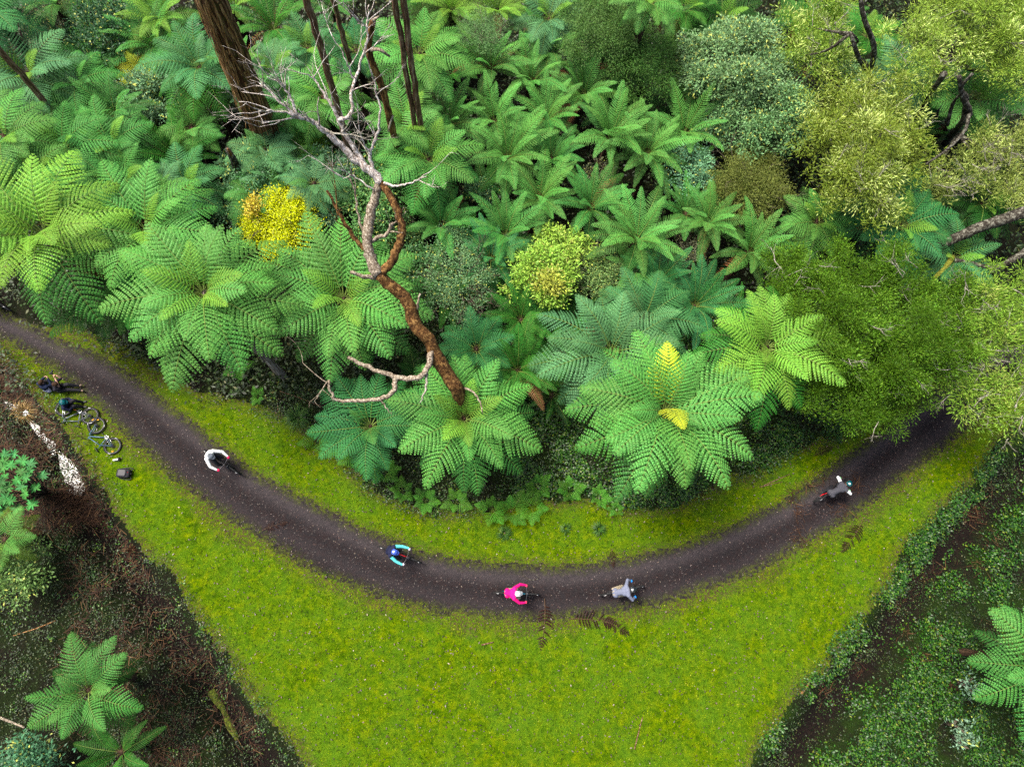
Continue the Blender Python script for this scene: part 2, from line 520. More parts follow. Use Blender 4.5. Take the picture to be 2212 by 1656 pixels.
# standing water in the left ditch, catching the sky between the litter
t = NT('ditch_water')
co = t.coord('Object')
n1 = t.noise(5, 4, 0.75, co, 0.7)
b = t.bsdf((0.02, 0.017, 0.014), t.maprange(n1, 0.4, 0.6, 0.05, 0.45), 0.6, t.bump(n1, 0.25, 0.03))
b.inputs['IOR'].default_value = 1.6
mud = t.bsdf((0.012, 0.008, 0.006), 0.9, 0.1)
mx = t.n('MixShader'); t.l(t.maprange(t.noise(5.0, 6, 0.85, co, 1.5), 0.455, 0.50), mx.inputs[0])
t.l(mud.outputs[0], mx.inputs[1]); t.l(b.outputs[0], mx.inputs[2]); t.l(mx.outputs[0], t.out.inputs[0]); M_water = t.mat
def puddle(pts):
    P = ground_poly(pts)
    c0 = P.mean(0)
    zz = max(terrain_np(P[:, 0], P[:, 1]).min(), -0.9) + 0.13
    ring = catmull(list(P) + [P[0]], 4)[:-1]
    rn = random.Random(int(pts[0][0]))
    ring = [(p[0] + rn.uniform(-.08, .08), p[1] + rn.uniform(-.08, .08)) for p in ring]
    m = MB()
    m.add([(c0[0], c0[1], zz)] + [(p[0], p[1], zz) for p in ring], [(0, i + 1, (i + 1) % len(ring) + 1) for i in range(len(ring))])
    return tag(m.build('puddle', M_water, None, False), kind='structure')
puddle([(-8, 860), (25, 868), (60, 905), (75, 945), (40, 960), (15, 925), (-8, 900)])
puddle([(68, 930), (95, 945), (100, 975), (72, 965)])
puddle([(95, 965), (125, 975), (150, 1010), (168, 1045), (150, 1065), (120, 1050), (100, 1010)])
# ------------------------------------------------------------------ fern fronds
def frond_mesh(name, rng, pairs=20, wmax=0.27, a0=40, a1=-25, stipe=0.10, shape='C', droop=0.25, npl=11, curve=1.2, gap=0.9, sway=0.05, ragged=0.0):
    """a unit-length frond growing along +X from the origin: rachis, pinnae and pinnules"""
    S = 61
    s = np.linspace(0, 1, S)
    ang = np.radians(a0 + (a1 - a0) * s ** curve)
    dx, dz = np.cos(ang) / (S - 1), np.sin(ang) / (S - 1)
    px = np.concatenate([[0], np.cumsum(dx[:-1])]); pz = np.concatenate([[0], np.cumsum(dz[:-1])])
    ph = rng.uniform(-1, 1)
    py = sway * ph * s ** 2
    def at(u):
        i = min(int(u * (S - 1)), S - 2); f = u * (S - 1) - i
        p = np.array([px[i] + f * (px[i + 1] - px[i]), py[i] + f * (py[i + 1] - py[i]), pz[i] + f * (pz[i + 1] - pz[i])])
        t = np.array([px[i + 1] - px[i], py[i + 1] - py[i], pz[i + 1] - pz[i]]); t /= np.linalg.norm(t)
        sd = np.array([-t[1], t[0], 0]); sd /= np.linalg.norm(sd)
        return p, t, sd, np.cross(t, sd)
    V = []; F = []
    spacing = (1 - stipe) / pairs
    for i in range(pairs):
        u = (i + 0.5) / pairs
        ss = stipe + (1 - stipe) * u ** 0.94
        p, t, sd, n = at(min(ss, 0.999))
        if shape == 'C':
            l = wmax * min(1.0, (u + 0.18) / 0.42) ** 0.7 * max(0.015, (1 - u)) ** 0.80 * 1.34
        elif shape == 'D':
            l = wmax * min(1.0, (u + 0.10) / 0.40) ** 0.9 * max(0.02, (1 - u)) ** 0.62 * 1.2
        else:                                             # triangular bracken
            l = wmax * max(0.03, (1 - u)) ** 1.05
        for side in (1, -1):
            if ragged and rng.random() < ragged: continue
            ll = l * rng.uniform(0.92, 1.06)
            pa = math.radians((78 if shape != 'D' else 84) - 34 * u + rng.uniform(-4, 4))
            d0 = t * math.cos(pa) + sd * side * math.sin(pa)
            dr = droop * rng.uniform(0.7, 1.35)
            k = max(3, int(round(npl * (0.35 + 0.65 * ll / wmax))))
            w = spacing * 0.5 * gap / max(0.5, math.sin(pa))
            w = min(w, ll * 0.45)
            pr = None
            for j in range(k + 1):
                q = j / k
                c = p + d0 * ll * q - n * (dr * ll * q * q) + t * (0.17 * ll * q * q)
                dd = d0 - n * (2 * dr * q) + t * 0.34 * q; dd /= np.linalg.norm(dd)
                if j < k:
                    cn = np.cross(dd, np.cross(n, dd)); cn /= np.linalg.norm(cn)
                    wd = np.cross(cn, dd)
                    prof = w * min(1.0, 0.72 + 1.2 * q) * (1 - q ** 3 * 0.85)
                    seg = ll / k
                    for s2 in (1, -1):
                        e = c + dd * seg * 0.5
                        tip = e + wd * s2 * prof + dd * seg * 0.55 - cn * prof * rng.uniform(0.22, 0.5)
                        m1 = c + wd * s2 * prof * 0.55 + dd * seg * 0.02 - cn * prof * 0.12
                        m2 = c + wd * s2 * prof * 0.55 + dd * seg * 0.92 - cn * prof * 0.12
                        b = len(V)
                        V += [c + dd * seg * 0.05, m1, tip, m2, c + dd * seg * 0.85]
                        F.append((b, b + 1, b + 2, b + 3, b + 4) if s2 * 1 < 0 else (b + 4, b + 3, b + 2, b + 1, b))
    nb = len(F)
    faces = [np.array(F)]
    # rachis
    RV = []; RF = []
    K = 13
    for i in range(K):
        u = i / (K - 1)
        p, t, sd, n = at(min(u, 0.999))
        r = 0.0062 * (1 - 0.85 * u)
        for a in range(4):
            RV.append(p + (sd * math.cos(a * PI / 2) + n * math.sin(a * PI / 2)) * r + n * r * 0.5)
    b = len(V)
    for i in range(K - 1):
        for a in range(4):
            RF.append((b + i * 4 + a, b + i * 4 + (a + 1) % 4, b + (i + 1) * 4 + (a + 1) % 4, b + (i + 1) * 4 + a))
    faces.append(np.array(RF))
    mi = np.concatenate([np.zeros(nb), np.ones(len(RF))])
    me = np_mesh(name, np.array(V + RV), faces, [M_frond, M_rachis], mi)
    return me

frng = np.random.default_rng(11)
FR = {}
def variants(key, n, **kw):
    FR[key] = [frond_mesh('frond_' + key, frng, **kw) for _ in range(n)]
variants('c_young', 3, pairs=16, gap=0.68, wmax=0.26, a0=72, a1=12, stipe=0.12, droop=0.15)
variants('c_mid', 4, pairs=18, gap=0.68, wmax=0.29, a0=42, a1=-28, stipe=0.11, droop=0.28)
variants('c_low', 4, pairs=18, gap=0.68, wmax=0.29, a0=16, a1=-48, stipe=0.13, droop=0.32)
variants('c_hang', 2, pairs=17, gap=0.68, wmax=0.26, a0=-15, a1=-72, stipe=0.14, droop=0.35)
variants('d_up', 3, pairs=25, wmax=0.155, a0=74, a1=28, stipe=0.08, shape='D', droop=0.12, npl=6, gap=0.72)
variants('d_mid', 4, pairs=25, wmax=0.16, a0=58, a1=-8, stipe=0.08, shape='D', droop=0.16, npl=6, gap=0.72)
variants('d_low', 3, pairs=25, wmax=0.16, a0=30, a1=-42, stipe=0.08, shape='D', droop=0.2, npl=6, gap=0.72)
variants('bracken', 3, pairs=11, wmax=0.42, a0=48, a1=-18, stipe=0.22, shape='B', droop=0.18, npl=8, gap=0.75)
variants('dead', 2, pairs=16, wmax=0.17, a0=10, a1=-80, stipe=0.1, shape='D', droop=0.7, npl=5, gap=0.6, ragged=0.25)
FLAT_DEAD = [frond_mesh('dead_fern_frond', frng, pairs=16, wmax=0.22, a0=4, a1=-3, stipe=0.12, shape='D', droop=0.12, npl=6, gap=0.7, ragged=0.25, sway=0.25) for _ in range(2)]
for q in FLAT_DEAD: q.materials[1] = M_rachis_dark

# trunks of the tree ferns: shaggy fibre with old frond stubs, unit height, scaled per fern
M_palefibre = bark('pale_fern_trunk', (0.06, 0.045, 0.035), (0.20, 0.16, 0.12), (0.42, 0.38, 0.32), 16, 0.6, 0.4)
def fern_trunk_mesh(seed):
    r = random.Random(seed); m = MB()
    pts = [(r.uniform(-.01, .01), r.uniform(-.01, .01), z / 9) for z in range(10)]
    m.tube(pts, [0.17 if k == 0 else (0.13 + 0.012 * math.sin(k * 2.1)) for k in range(10)], 10, 0, True, 0.12, r)
    for k in range(70):
        z = r.uniform(0.25, 1.0); a = r.uniform(0, 2 * PI); q = 0.125
        c = Vector((math.cos(a) * q, math.sin(a) * q, z)); o = Vector((math.cos(a), math.sin(a), r.uniform(0.02, 0.12)))
        m.tube([c, c + o * r.uniform(0.04, 0.10)], [0.016, 0.009], 4, 0, True)
    return m.mesh('fern_trunk', [M_fibre])
TRUNKS = [fern_trunk_mesh(i) for i in range(3)]

TINT = {
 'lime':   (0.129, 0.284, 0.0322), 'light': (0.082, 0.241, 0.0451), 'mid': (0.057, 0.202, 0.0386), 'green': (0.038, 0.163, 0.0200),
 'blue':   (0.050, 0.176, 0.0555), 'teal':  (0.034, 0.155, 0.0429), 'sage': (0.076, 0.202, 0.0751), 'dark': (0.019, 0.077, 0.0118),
 'yellow': (0.284, 0.361, 0.0222), 'gold':  (0.413, 0.361, 0.0148), 'brown': (0.181, 0.082, 0.0333), 'olive': (0.073, 0.129, 0.0133), 'rust': (0.112, 0.047, 0.0222)}
GOLD = PI * (3 - math.sqrt(5))
fr = random.Random(5)
def jitter(col, a=0.12):
    k = fr.uniform(1 - a, 1 + a)
    return (col[0] * k * fr.uniform(0.93, 1.08), col[1] * k, col[2] * k * fr.uniform(0.9, 1.12), 1.0)
def place_frond(root, mesh_key, loc, L, yaw, tilt, roll, col):
    o = link('frond', fr.choice(FR[mesh_key]), root)
    o.location = loc
    o.rotation_mode = 'QUATERNION'
    o.rotation_quaternion = Quaternion((0, 0, 1), yaw) @ Quaternion((0, 1, 0), -tilt) @ Quaternion((1, 0, 0), roll)
    o.scale = (L, L * fr.uniform(0.9, 1.12), L)
    o.color = col
    return o

def tree_fern(kind, px, py, z, rpx, tint, label, n=1.0, young=3, dead=0, youngtint='lime', name='tree_fern', group=None, lowtint=None, lean=None):
    hub = G(px, py, z)
    r = metres(rpx, px, py, z)
    base = Vector((hub.x + fr.uniform(-.25, .25), hub.y + fr.uniform(-.25, .25), 0))
    if lean: base = G(lean[0], lean[1], 0); base.z = 0
    base.z = ground_z(base.x, base.y) - 0.05
    root = empty(name, base, label, 'tree fern', group)
    hl = hub - base
    tr = link('trunk', fr.choice(TRUNKS), root)
    tr.rotation_mode = 'QUATERNION'; tr.rotation_quaternion = Vector((0, 0, 1)).rotation_difference(hl.normalized())
    tr.scale = (1.15, 1.15, hl.length)
    if label.startswith('broad domed'): tr.data = tr.data.copy(); tr.data.materials[0] = M_palefibre
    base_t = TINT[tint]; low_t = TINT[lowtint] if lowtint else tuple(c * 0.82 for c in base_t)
    axis_t = Quaternion((hl.normalized().cross(Vector((0, 0, 1))) if hl.normalized().z < 0.99 else Vector((1, 0, 0))), 0)
    a = fr.uniform(0, 6.28)
    def tier(key, cnt, L, tl, col, ja=0.12):
        nonlocal a
        for k in range(cnt):
            a += GOLD
            place_frond(root, key, hl + Vector((math.cos(a), math.sin(a), 0)) * 0.09, L * fr.uniform(0.78, 1.12), a + fr.uniform(-.12, .12),
                        math.radians(fr.uniform(-12, 12) + tl), fr.uniform(-.2, .2), jitter(col, ja))
    if kind == 'C':
        L = r * 1.06
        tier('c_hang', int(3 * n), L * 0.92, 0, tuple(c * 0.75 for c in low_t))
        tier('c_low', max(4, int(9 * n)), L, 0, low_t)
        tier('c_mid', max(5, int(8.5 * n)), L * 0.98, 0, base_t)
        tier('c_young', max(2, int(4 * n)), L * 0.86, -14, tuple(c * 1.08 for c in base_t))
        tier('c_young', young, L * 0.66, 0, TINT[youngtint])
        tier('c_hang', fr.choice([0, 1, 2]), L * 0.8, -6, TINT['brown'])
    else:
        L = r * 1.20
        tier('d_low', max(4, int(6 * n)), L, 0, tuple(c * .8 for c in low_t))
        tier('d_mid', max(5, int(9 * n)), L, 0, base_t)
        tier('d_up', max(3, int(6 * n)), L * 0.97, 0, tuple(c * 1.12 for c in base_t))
        if fr.random() < 0.4: dead += 1
    for k in range(dead):
        b = fr.uniform(0, 6.28)
        o = place_frond(root, 'dead' if fr.random() < 0.4 else ('d_low' if kind == 'D' else 'c_low'), hl, L * 0.9, b, math.radians(fr.uniform(-10, 12)), fr.uniform(-.3, .3), jitter(TINT['brown'], 0.2))
        o['label'] = 'withered brown frond'
    return root

FERNS = [
 # the row along the path, left to right
 ('C', 95, 505, 6.0, 205, 'lime', 'big lime green tree fern at the left picture edge above the path', dict(n=1.25, young=4, youngtint='lime', lowtint='light')),
 ('C', 318, 500, 5.5, 165, 'light', 'tree fern between the lime one at the left edge and the yellow shrub', dict(n=1.1, lowtint='mid')),
 ('C', 440, 632, 7.0, 200, 'light', 'broad domed tree fern with pale leaning trunk beside the path', dict(n=1.5, young=5, lowtint='light', lean=(612, 812))),
 ('C', 742, 645, 5.2, 188, 'light', 'broad tree fern just left of the leaning dead tree', dict(n=1.35, young=4)),
 ('C', 1003, 905, 4.0, 165, 'light', 'tree fern at the foot of the leaning dead tree', dict(n=1.3, young=5, lowtint='mid')),
 ('C', 1437, 890, 6.2, 195, 'light', 'largest rosette tree fern on the verge with two yellow fronds', dict(n=1.45, young=3, youngtint='light', lowtint='mid')),
 ('C', 1655, 752, 5.6, 165, 'lime', 'lime tree fern beside the fine leaved green tree on the verge', dict(n=1.2, young=4, lowtint='green')),
 ('C', 1320, 760, 5.0, 165, 'sage', 'sage coloured tree fern behind the largest rosette fern', dict(n=1.0, young=3, youngtint='sage')),
 ('C', 1392, 690, 4.4, 120, 'blue', 'blue green tree fern behind the sage coloured one', dict(n=1.0, young=3, youngtint='sage')),
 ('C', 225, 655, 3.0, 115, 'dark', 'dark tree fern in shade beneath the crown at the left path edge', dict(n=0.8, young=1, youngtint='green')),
 ('C', 300, 640, 3.6, 105, 'green', 'green tree fern squeezed between lime and domed ferns by the path', dict(n=0.8, young=2, youngtint='mid')),
 ('C', 800, 920, 3.4, 125, 'teal', 'dark teal tree fern under the hanging dead branch', dict(n=1.0, young=2, youngtint='mid')),
 ('D', 1118, 800, 2.8, 105, 'green', 'upright dark tree fern between two verge rosettes', dict(n=1.0)),
 ('C', 1030, 755, 3.6, 95, 'teal', 'small teal tree fern right of the dead trunk', dict(n=0.9, young=2, youngtint='teal')),
 ('D', 1125, 690, 2.4, 90, 'green', 'narrow upright tree fern below the grey twiggy bush', dict(n=0.9)),
 # left side forest
 ('C', -15, 30, 6.0, 120, 'teal', 'blue green tree fern cut by the top left corner', dict(n=1.1)),
 ('C', 62, 165, 5.0, 125, 'sage', 'tree fern under the slanting trunk near the left edge', dict(n=1.1)),
 ('C', 165, 180, 4.5, 95, 'mid', 'tree fern left of the dark holly like shrub', dict(n=0.9, youngtint='light')),
 ('C', 10, 300, 5.6, 130, 'light', 'pale tree fern at the left edge below the slanting trunk', dict(n=1.1, young=3, lowtint='light')),
 ('C', 135, 320, 4.8, 120, 'mid', 'wide tree fern left of the blue grey shrub', dict(n=1.1)),
 ('C', 240, 315, 4.4, 105, 'mid', 'tree fern just below the blue grey shrub at left', dict(n=1.0)),
 ('C', 55, 400, 5.0, 120, 'light', 'tree fern directly above the big lime fern at left', dict(n=1.0)),
 ('C', 265, 385, 4.2, 105, 'mid', 'grey green tree fern above the row by the yellow shrub', dict(n=1.0)),
 ('D', 385, 345, 3.2, 95, 'green', 'upright fern with narrow fronds left of the great trunk', dict(n=0.8)),
 ('C', 400, 405, 3.6, 90, 'blue', 'blue green tree fern beneath the short dead stump', dict(n=0.9)),
 ('C', 180, 430, 4.2, 105, 'mid', 'tree fern in the middle of the left hand cluster', dict(n=0.9)),
 ('C', 430, 145, 5.0, 115, 'blue', 'blue green tree fern left of the great trunk', dict(n=1.2, young=3, youngtint='sage', lowtint='green')),
 ('D', 345, 38, 4.2, 85, 'lime', 'yellow green fern at the top between dark shrub and great trunk', dict(n=1.0)),
 ('D', 335, 100, 3.6, 95, 'mid', 'grey green feathery fern left of the blue green one', dict(n=1.0, dead=1)),
 ('C', 310, 155, 3.6, 60, 'yellow', 'small yellowing fern above the blue grey shrub', dict(n=0.7, young=2, youngtint='yellow')),
 ('D', 592, 62, 4.0, 88, 'green', 'shuttlecock fern with withered brown fronds right of great trunk', dict(n=1.0, dead=5)),
 ('C', 665, 105, 4.4, 90, 'blue', 'soft blue green fern behind the thin trunks', dict(n=1.0)),
 ('C', 590, 150, 4.6, 85, 'sage', 'pale sage tree fern touching the right side of great trunk', dict(n=1.0)),
 ('C', 700, 215, 4.6, 100, 'light', 'light green tree fern behind the dead tree twigs', dict(n=1.1)),
 ('C', 620, 230, 4.0, 85, 'mid', 'tree fern between great trunk and bleached twigs', dict(n=1.0)),
 ('C', 768, 110, 4.0, 80, 'teal', 'dim teal fern behind the bleached upright twig', dict(n=0.9)),
 ('D', 505, 20, 4.0, 70, 'lime', 'yellow green fern behind the top of great trunk', dict(n=0.8)),
 ('D', 720, 20, 3.6, 70, 'mid', 'fern between the thin trunks at the top edge', dict(n=0.8)),
 # middle of the forest, the shuttlecock field
 ('C', 905, 118, 5.2, 115, 'light', 'large pale tree fern right of the twin thin trunks', dict(n=1.3, young=3)),
 ('C', 878, 268, 4.6, 105, 'light', 'pale tree fern behind the foot of the twin trunks', dict(n=1.1)),
 ('C', 925, 345, 4.4, 120, 'light', 'tree fern with long hanging fronds below the twin trunks', dict(n=1.1, lowtint='mid')),
 ('D', 975, 22, 3.8, 75, 'lime', 'yellow green fern at the top edge right of twin trunks', dict(n=1.0)),
 ('D', 1072, 28, 3.8, 80, 'lime', 'yellow green fern above the wispy grey sapling', dict(n=1.0)),
 ('C', 1185, 40, 4.2, 90, 'sage', 'sage coloured fern at the top with broad hanging fronds', dict(n=1.0)),
 ('D', 1060, 148, 3.2, 85, 'light', 'fern under the wispy grey sapling with one brown frond', dict(n=0.9, dead=2)),
 ('D', 1186, 112, 3.2, 90, 'light', 'fern with fanned fronds left of the fine leaved dark tree', dict(n=1.0)),
 ('D', 1148, 178, 3.0, 85, 'light', 'fern with scorched tips in the upper middle of the forest', dict(n=1.0, dead=2)),
 ('D', 1260, 205, 3.0, 85, 'light', 'bright fern just below the fine leaved dark tree', dict(n=1.0)),
 ('D', 1068, 262, 3.0, 85, 'light', 'upright bright fern in the centre of the upper fern field', dict(n=0.95)),
 ('D', 1178, 258, 3.0, 85, 'light', 'fern with orange tipped fronds in the upper fern field', dict(n=1.0, dead=2)),
 ('D', 972, 268, 3.0, 85, 'light', 'fern right of the foot of the twin trunks', dict(n=1.0)),
 ('D', 1318, 300, 3.4, 100, 'light', 'wide light fern beside the star shaped fern', dict(n=1.2)),
 ('D', 1398, 332, 3.2, 95, 'light', 'star shaped fern with evenly spread fronds', dict(n=1.15)),
 ('D', 1478, 288, 3.0, 95, 'light', 'fern at the left foot of the large blue green shrub', dict(n=1.0)),
 ('D', 1096, 342, 3.2, 105, 'light', 'broad fern with fan of upright fronds in mid forest', dict(n=1.2)),
 ('D', 1192, 345, 2.8, 85, 'mid', 'dark upright fern between the broad fan fern and star fern', dict(n=0.9)),
 ('D', 1165, 430, 3.0, 95, 'light', 'fern with one tall bright frond in mid forest', dict(n=1.1, dead=1)),
 ('D', 1275, 450, 3.0, 95, 'mid', 'star shaped fern above the yellow green bush', dict(n=1.0)),
 ('D', 955, 488, 2.8, 85, 'mid', 'deep green fern right of the dead tree fork', dict(n=0.9, dead=1)),
 ('D', 1092, 508, 3.0, 95, 'mid', 'deep green fern left of the yellow green bush', dict(n=1.0)),
 ('D', 1375, 520, 3.4, 115, 'light', 'tall bright fan fern right of the yellow green bush', dict(n=1.2)),
 ('D', 1368, 585, 2.6, 85, 'light', 'lower fern in front of the tall bright fan fern', dict(n=0.8)),
 ('D', 1060, 560, 2.8, 80, 'teal', 'teal fern between twiggy bush and yellow green bush', dict(n=0.9)),
 ('D', 1482, 462, 2.6, 75, 'mid', 'dim fern left of the brownish round bush', dict(n=0.8)),
 ('D', 1528, 482, 3.0, 85, 'light', 'bright fern below the brownish round bush', dict(n=1.0)),
 ('D', 1618, 545, 3.0, 95, 'light', 'fern at the upper edge of the fine leaved verge tree', dict(n=0.9)),
 ('D', 1500, 660, 3.0, 105, 'teal', 'upright teal fan fern left of the lime verge fern', dict(n=1.1)),
 ('D', 1420, 610, 2.8, 85, 'teal', 'teal fern above the blue green tree fern', dict(n=0.9)),
 ('C', 1405, 5, 7.0, 85, 'light', 'pale umbrella tree fern on a bare trunk at the top edge', dict(n=1.1, young=3)),
 ('D', 1265, 20, 3.4, 75, 'light', 'fern at the top edge left of the umbrella fern', dict(n=0.9)),
 ('C', 1560, 45, 3.2, 100, 'dark', 'dark drooping fern above the large blue green shrub', dict(n=1.1, dead=2)),
 ('C', 1478, 25, 3.6, 80, 'green', 'shaded fern right of the umbrella fern at the top', dict(n=0.9)),
 ('C', 1940, 175, 4.0, 95, 'sage', 'sage fern showing under the olive trees at upper right', dict(n=0.9)),
 ('C', 2105, 215, 4.4, 115, 'light', 'pale fern behind the twisted lichen stems at right', dict(n=1.0)),
 ('C', 1765, 480, 3.6, 90, 'light', 'fern at the foot of the dark olive tree trunk', dict(n=0.8)),
 ('C', 1945, 490, 4.2, 120, 'teal', 'blue green tree fern behind the slanting dark bough', dict(n=1.2)),
 ('C', 2120, 440, 3.6, 105, 'dark', 'dark fern hanging above the slanting bough at right', dict(n=1.0)),
 ('C', 2060, 560, 3.4, 95, 'blue', 'blue green fern under the slanting bough', dict(n=0.9)),
 ('C', 1870, 80, 3.2, 85, 'green', 'fern seen between two olive crowns at the top', dict(n=0.8)),
 # near corners
 ('C', 190, 1490, 3.2, 120, 'mid', 'tree fern standing alone at the lower left', dict(n=0.75, young=3, youngtint='light', lowtint='dark')),
 ('D', 262, 1625, 1.6, 85, 'green', 'low fern with few fronds at the bottom left edge', dict(n=0.55)),
 ('C', 10, 1165, 2.6, 85, 'light', 'fern under the rosette leaved shrub at the left edge', dict(n=0.6, young=1, lowtint='olive')),
 ('C', 2262, 1440, 4.6, 150, 'light', 'tree fern cut by the right edge near the bottom', dict(n=1.1, lowtint='mid')),
]
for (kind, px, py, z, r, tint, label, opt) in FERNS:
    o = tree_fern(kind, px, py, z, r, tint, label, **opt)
    if label.startswith('largest rosette'):
        fl = [c for c in o.children if c.name.startswith('frond')][-14:]
        hub = Vector(fl[0].location)
        for yaw, L, key in ((1.62, 2.6, 'c_mid'), (-1.52, 2.0, 'c_young')):
            f = place_frond(o, key, hub + Vector((0, 0, 0.12)), L, yaw, 0.16, 0, (0.42, 0.50, 0.03, 1))
            f['label'] = 'yellow frond'

# names for the many small ferns come from what stands next to them
MARKS = [(95, 505, 'lime tree fern at the left edge'), (318, 500, 'fern left of the yellow shrub'), (440, 632, 'broad domed tree fern'), (742, 645, 'tree fern left of the dead tree'),
 (1003, 905, 'fern at the dead tree foot'), (1437, 890, 'largest rosette tree fern'), (1655, 752, 'lime verge tree fern'), (1320, 760, 'sage coloured tree fern'), (225, 655, 'shaded fern by the path'),
 (800, 920, 'dark teal verge fern'), (305, 215, 'blue grey shrub'), (215, 62, 'dark holly like shrub'), (535, 410, 'blue green thicket'), (605, 470, 'yellow shrub'), (800, 440, 'dead tree fork'),
 (1195, 570, 'yellow green bush'), (992, 612, 'grey half bare bush'), (1620, 180, 'large blue green shrub'), (1295, 62, 'fine leaved dark tree'), (1395, 130, 'second fine leaved tree'), (1042, 72, 'wispy sapling'),
 (1622, 392, 'brownish olive bush'), (1490, 362, 'teal leafy shrub'), (575, 230, 'great trunk'), (700, 170, 'single thin trunk'), (885, 170, 'twin thin trunks'), (832, 230, 'crooked snag'), (640, 240, 'bleached twigs'),
 (505, 350, 'charred stump'), (60, 170, 'slanting left trunk'), (1398, 332, 'star shaped fern'), (1375, 520, 'tall bright fan fern'), (1096, 342, 'broad fan fern'), (1500, 660, 'teal fan fern'), (905, 118, 'large pale fern'),
 (592, 62, 'brown fronded fern'), (1405, 5, 'umbrella fern'), (1865, 320, 'large olive tree crown'), (1815, 70, 'forked olive tree'), (2090, 70, 'corner olive tree'), (1850, 730, 'rounded green tree'), (2075, 220, 'lichen stems'),
 (2080, 510, 'slanting dark bough'), (1790, 490, 'dark leaning trunk'), (1945, 490, 'blue green bough fern'), (1060, 262, 'upright bright fern'), (430, 145, 'blue green fern by great trunk')]
USED_NAMES = set()
def near_name(prefix, px, py):
    for mx, my, nm in sorted(MARKS, key=lambda q: (q[0] - px) ** 2 + (q[1] - py) ** 2):
        dx, dy = px - mx, py - my
        w = ('left of' if dx < 0 else 'right of') if abs(dx) > abs(dy) else ('just above' if dy < 0 else 'just below')
        for far in ('', ' close'):
            s_ = prefix + far + ' ' + w + ' the ' + nm
            if s_ not in USED_NAMES:
                USED_NAMES.add(s_); return s_.replace(' close just', ' close')
    return prefix
def zone_free(px, py, lim):
    p = G(px, py, 0); xa, ya = np.array([p.x]), np.array([p.y])
    return ya[0] > 2 and min(sdist(xa, ya, POLY_LAWN)[0], sdist(xa, ya, POLY_VERGE)[0], sdist(xa, ya, POLY_PATH)[0]) > lim
fx = np.random.default_rng(8)
hubs = [(f[1], f[2]) for f in FERNS]
def fill(count, box, gapd, kinds, zr, rr, tints, prefix, name, group, n, lim=1.4):
    made = 0
    for k in range(6000):
        if made >= count: break
        px, py = fx.uniform(*box[:2]), fx.uniform(*box[2:])
        if not zone_free(px, py, lim) or (px < 700 and py > 700): continue
        if any((px - h[0]) ** 2 + (py - h[1]) ** 2 < gapd ** 2 for h in hubs): continue
        hubs.append((px, py)); made += 1
        tree_fern(str(fx.choice(kinds)), px, py, fx.uniform(*zr), fx.uniform(*rr), str(fx.choice(tints)), near_name(prefix, px, py), n=n, young=1, youngtint='light', name=name, group=group)
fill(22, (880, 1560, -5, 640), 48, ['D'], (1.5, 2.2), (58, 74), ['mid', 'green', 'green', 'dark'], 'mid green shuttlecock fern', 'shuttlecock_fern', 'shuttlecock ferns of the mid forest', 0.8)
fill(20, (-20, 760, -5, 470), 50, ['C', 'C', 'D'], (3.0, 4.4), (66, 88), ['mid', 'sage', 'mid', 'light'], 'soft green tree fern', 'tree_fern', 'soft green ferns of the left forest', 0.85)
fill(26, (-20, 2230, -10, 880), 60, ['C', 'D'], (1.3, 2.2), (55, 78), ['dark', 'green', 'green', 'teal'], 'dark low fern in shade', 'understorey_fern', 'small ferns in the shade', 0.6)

# bracken along the inner verge
BR = [(772, 985, 62), (830, 1020, 50), (690, 950, 55), (640, 940, 40), (1062, 1100, 55), (1105, 1105, 62), (1150, 1100, 60), (1185, 1095, 45), (870, 1062, 45), (920, 1082, 42), (985, 1085, 48),
      (1035, 1065, 50), (1230, 1060, 45), (1290, 1075, 40), (1160, 1050, 48), (1220, 1010, 50), (520, 800, 48), (730, 965, 40), (560, 860, 30), (1000, 1050, 45), (1330, 1100, 30)]
MARKS += [(1090, 1152, 'tussock above the pink rider'), (1294, 1142, 'tussock above the grey rider'), (645, 902, 'dark green tussock'), (760, 830, 'hanging dead branch'), (590, 790, 'pale leaning fern trunk'), (1130, 1100, 'brightest bracken clump'), (770, 985, 'verge corner bracken')]
for px, py, r in [(q[0], q[1], q[2] * 0.85) for i_, q in enumerate(BR) if i_ % 4 != 3]:
    p = on_ground(px, py)
    o = empty('bracken_fern', p, near_name('low bright bracken', px, py), 'fern', 'bracken ferns on the inner verge')
    R = metres(r, px, py)
    a = fr.uniform(0, 6)
    for k in range(fr.randint(6, 8)):
        a += GOLD
        place_frond(o, 'bracken', (0, 0, 0.05 + 0.03 * k), R * fr.uniform(0.7, 1.15), a, math.radians(fr.uniform(-12, 14)), fr.uniform(-.2, .2), jitter((0.060, 0.20, 0.018), 0.25))
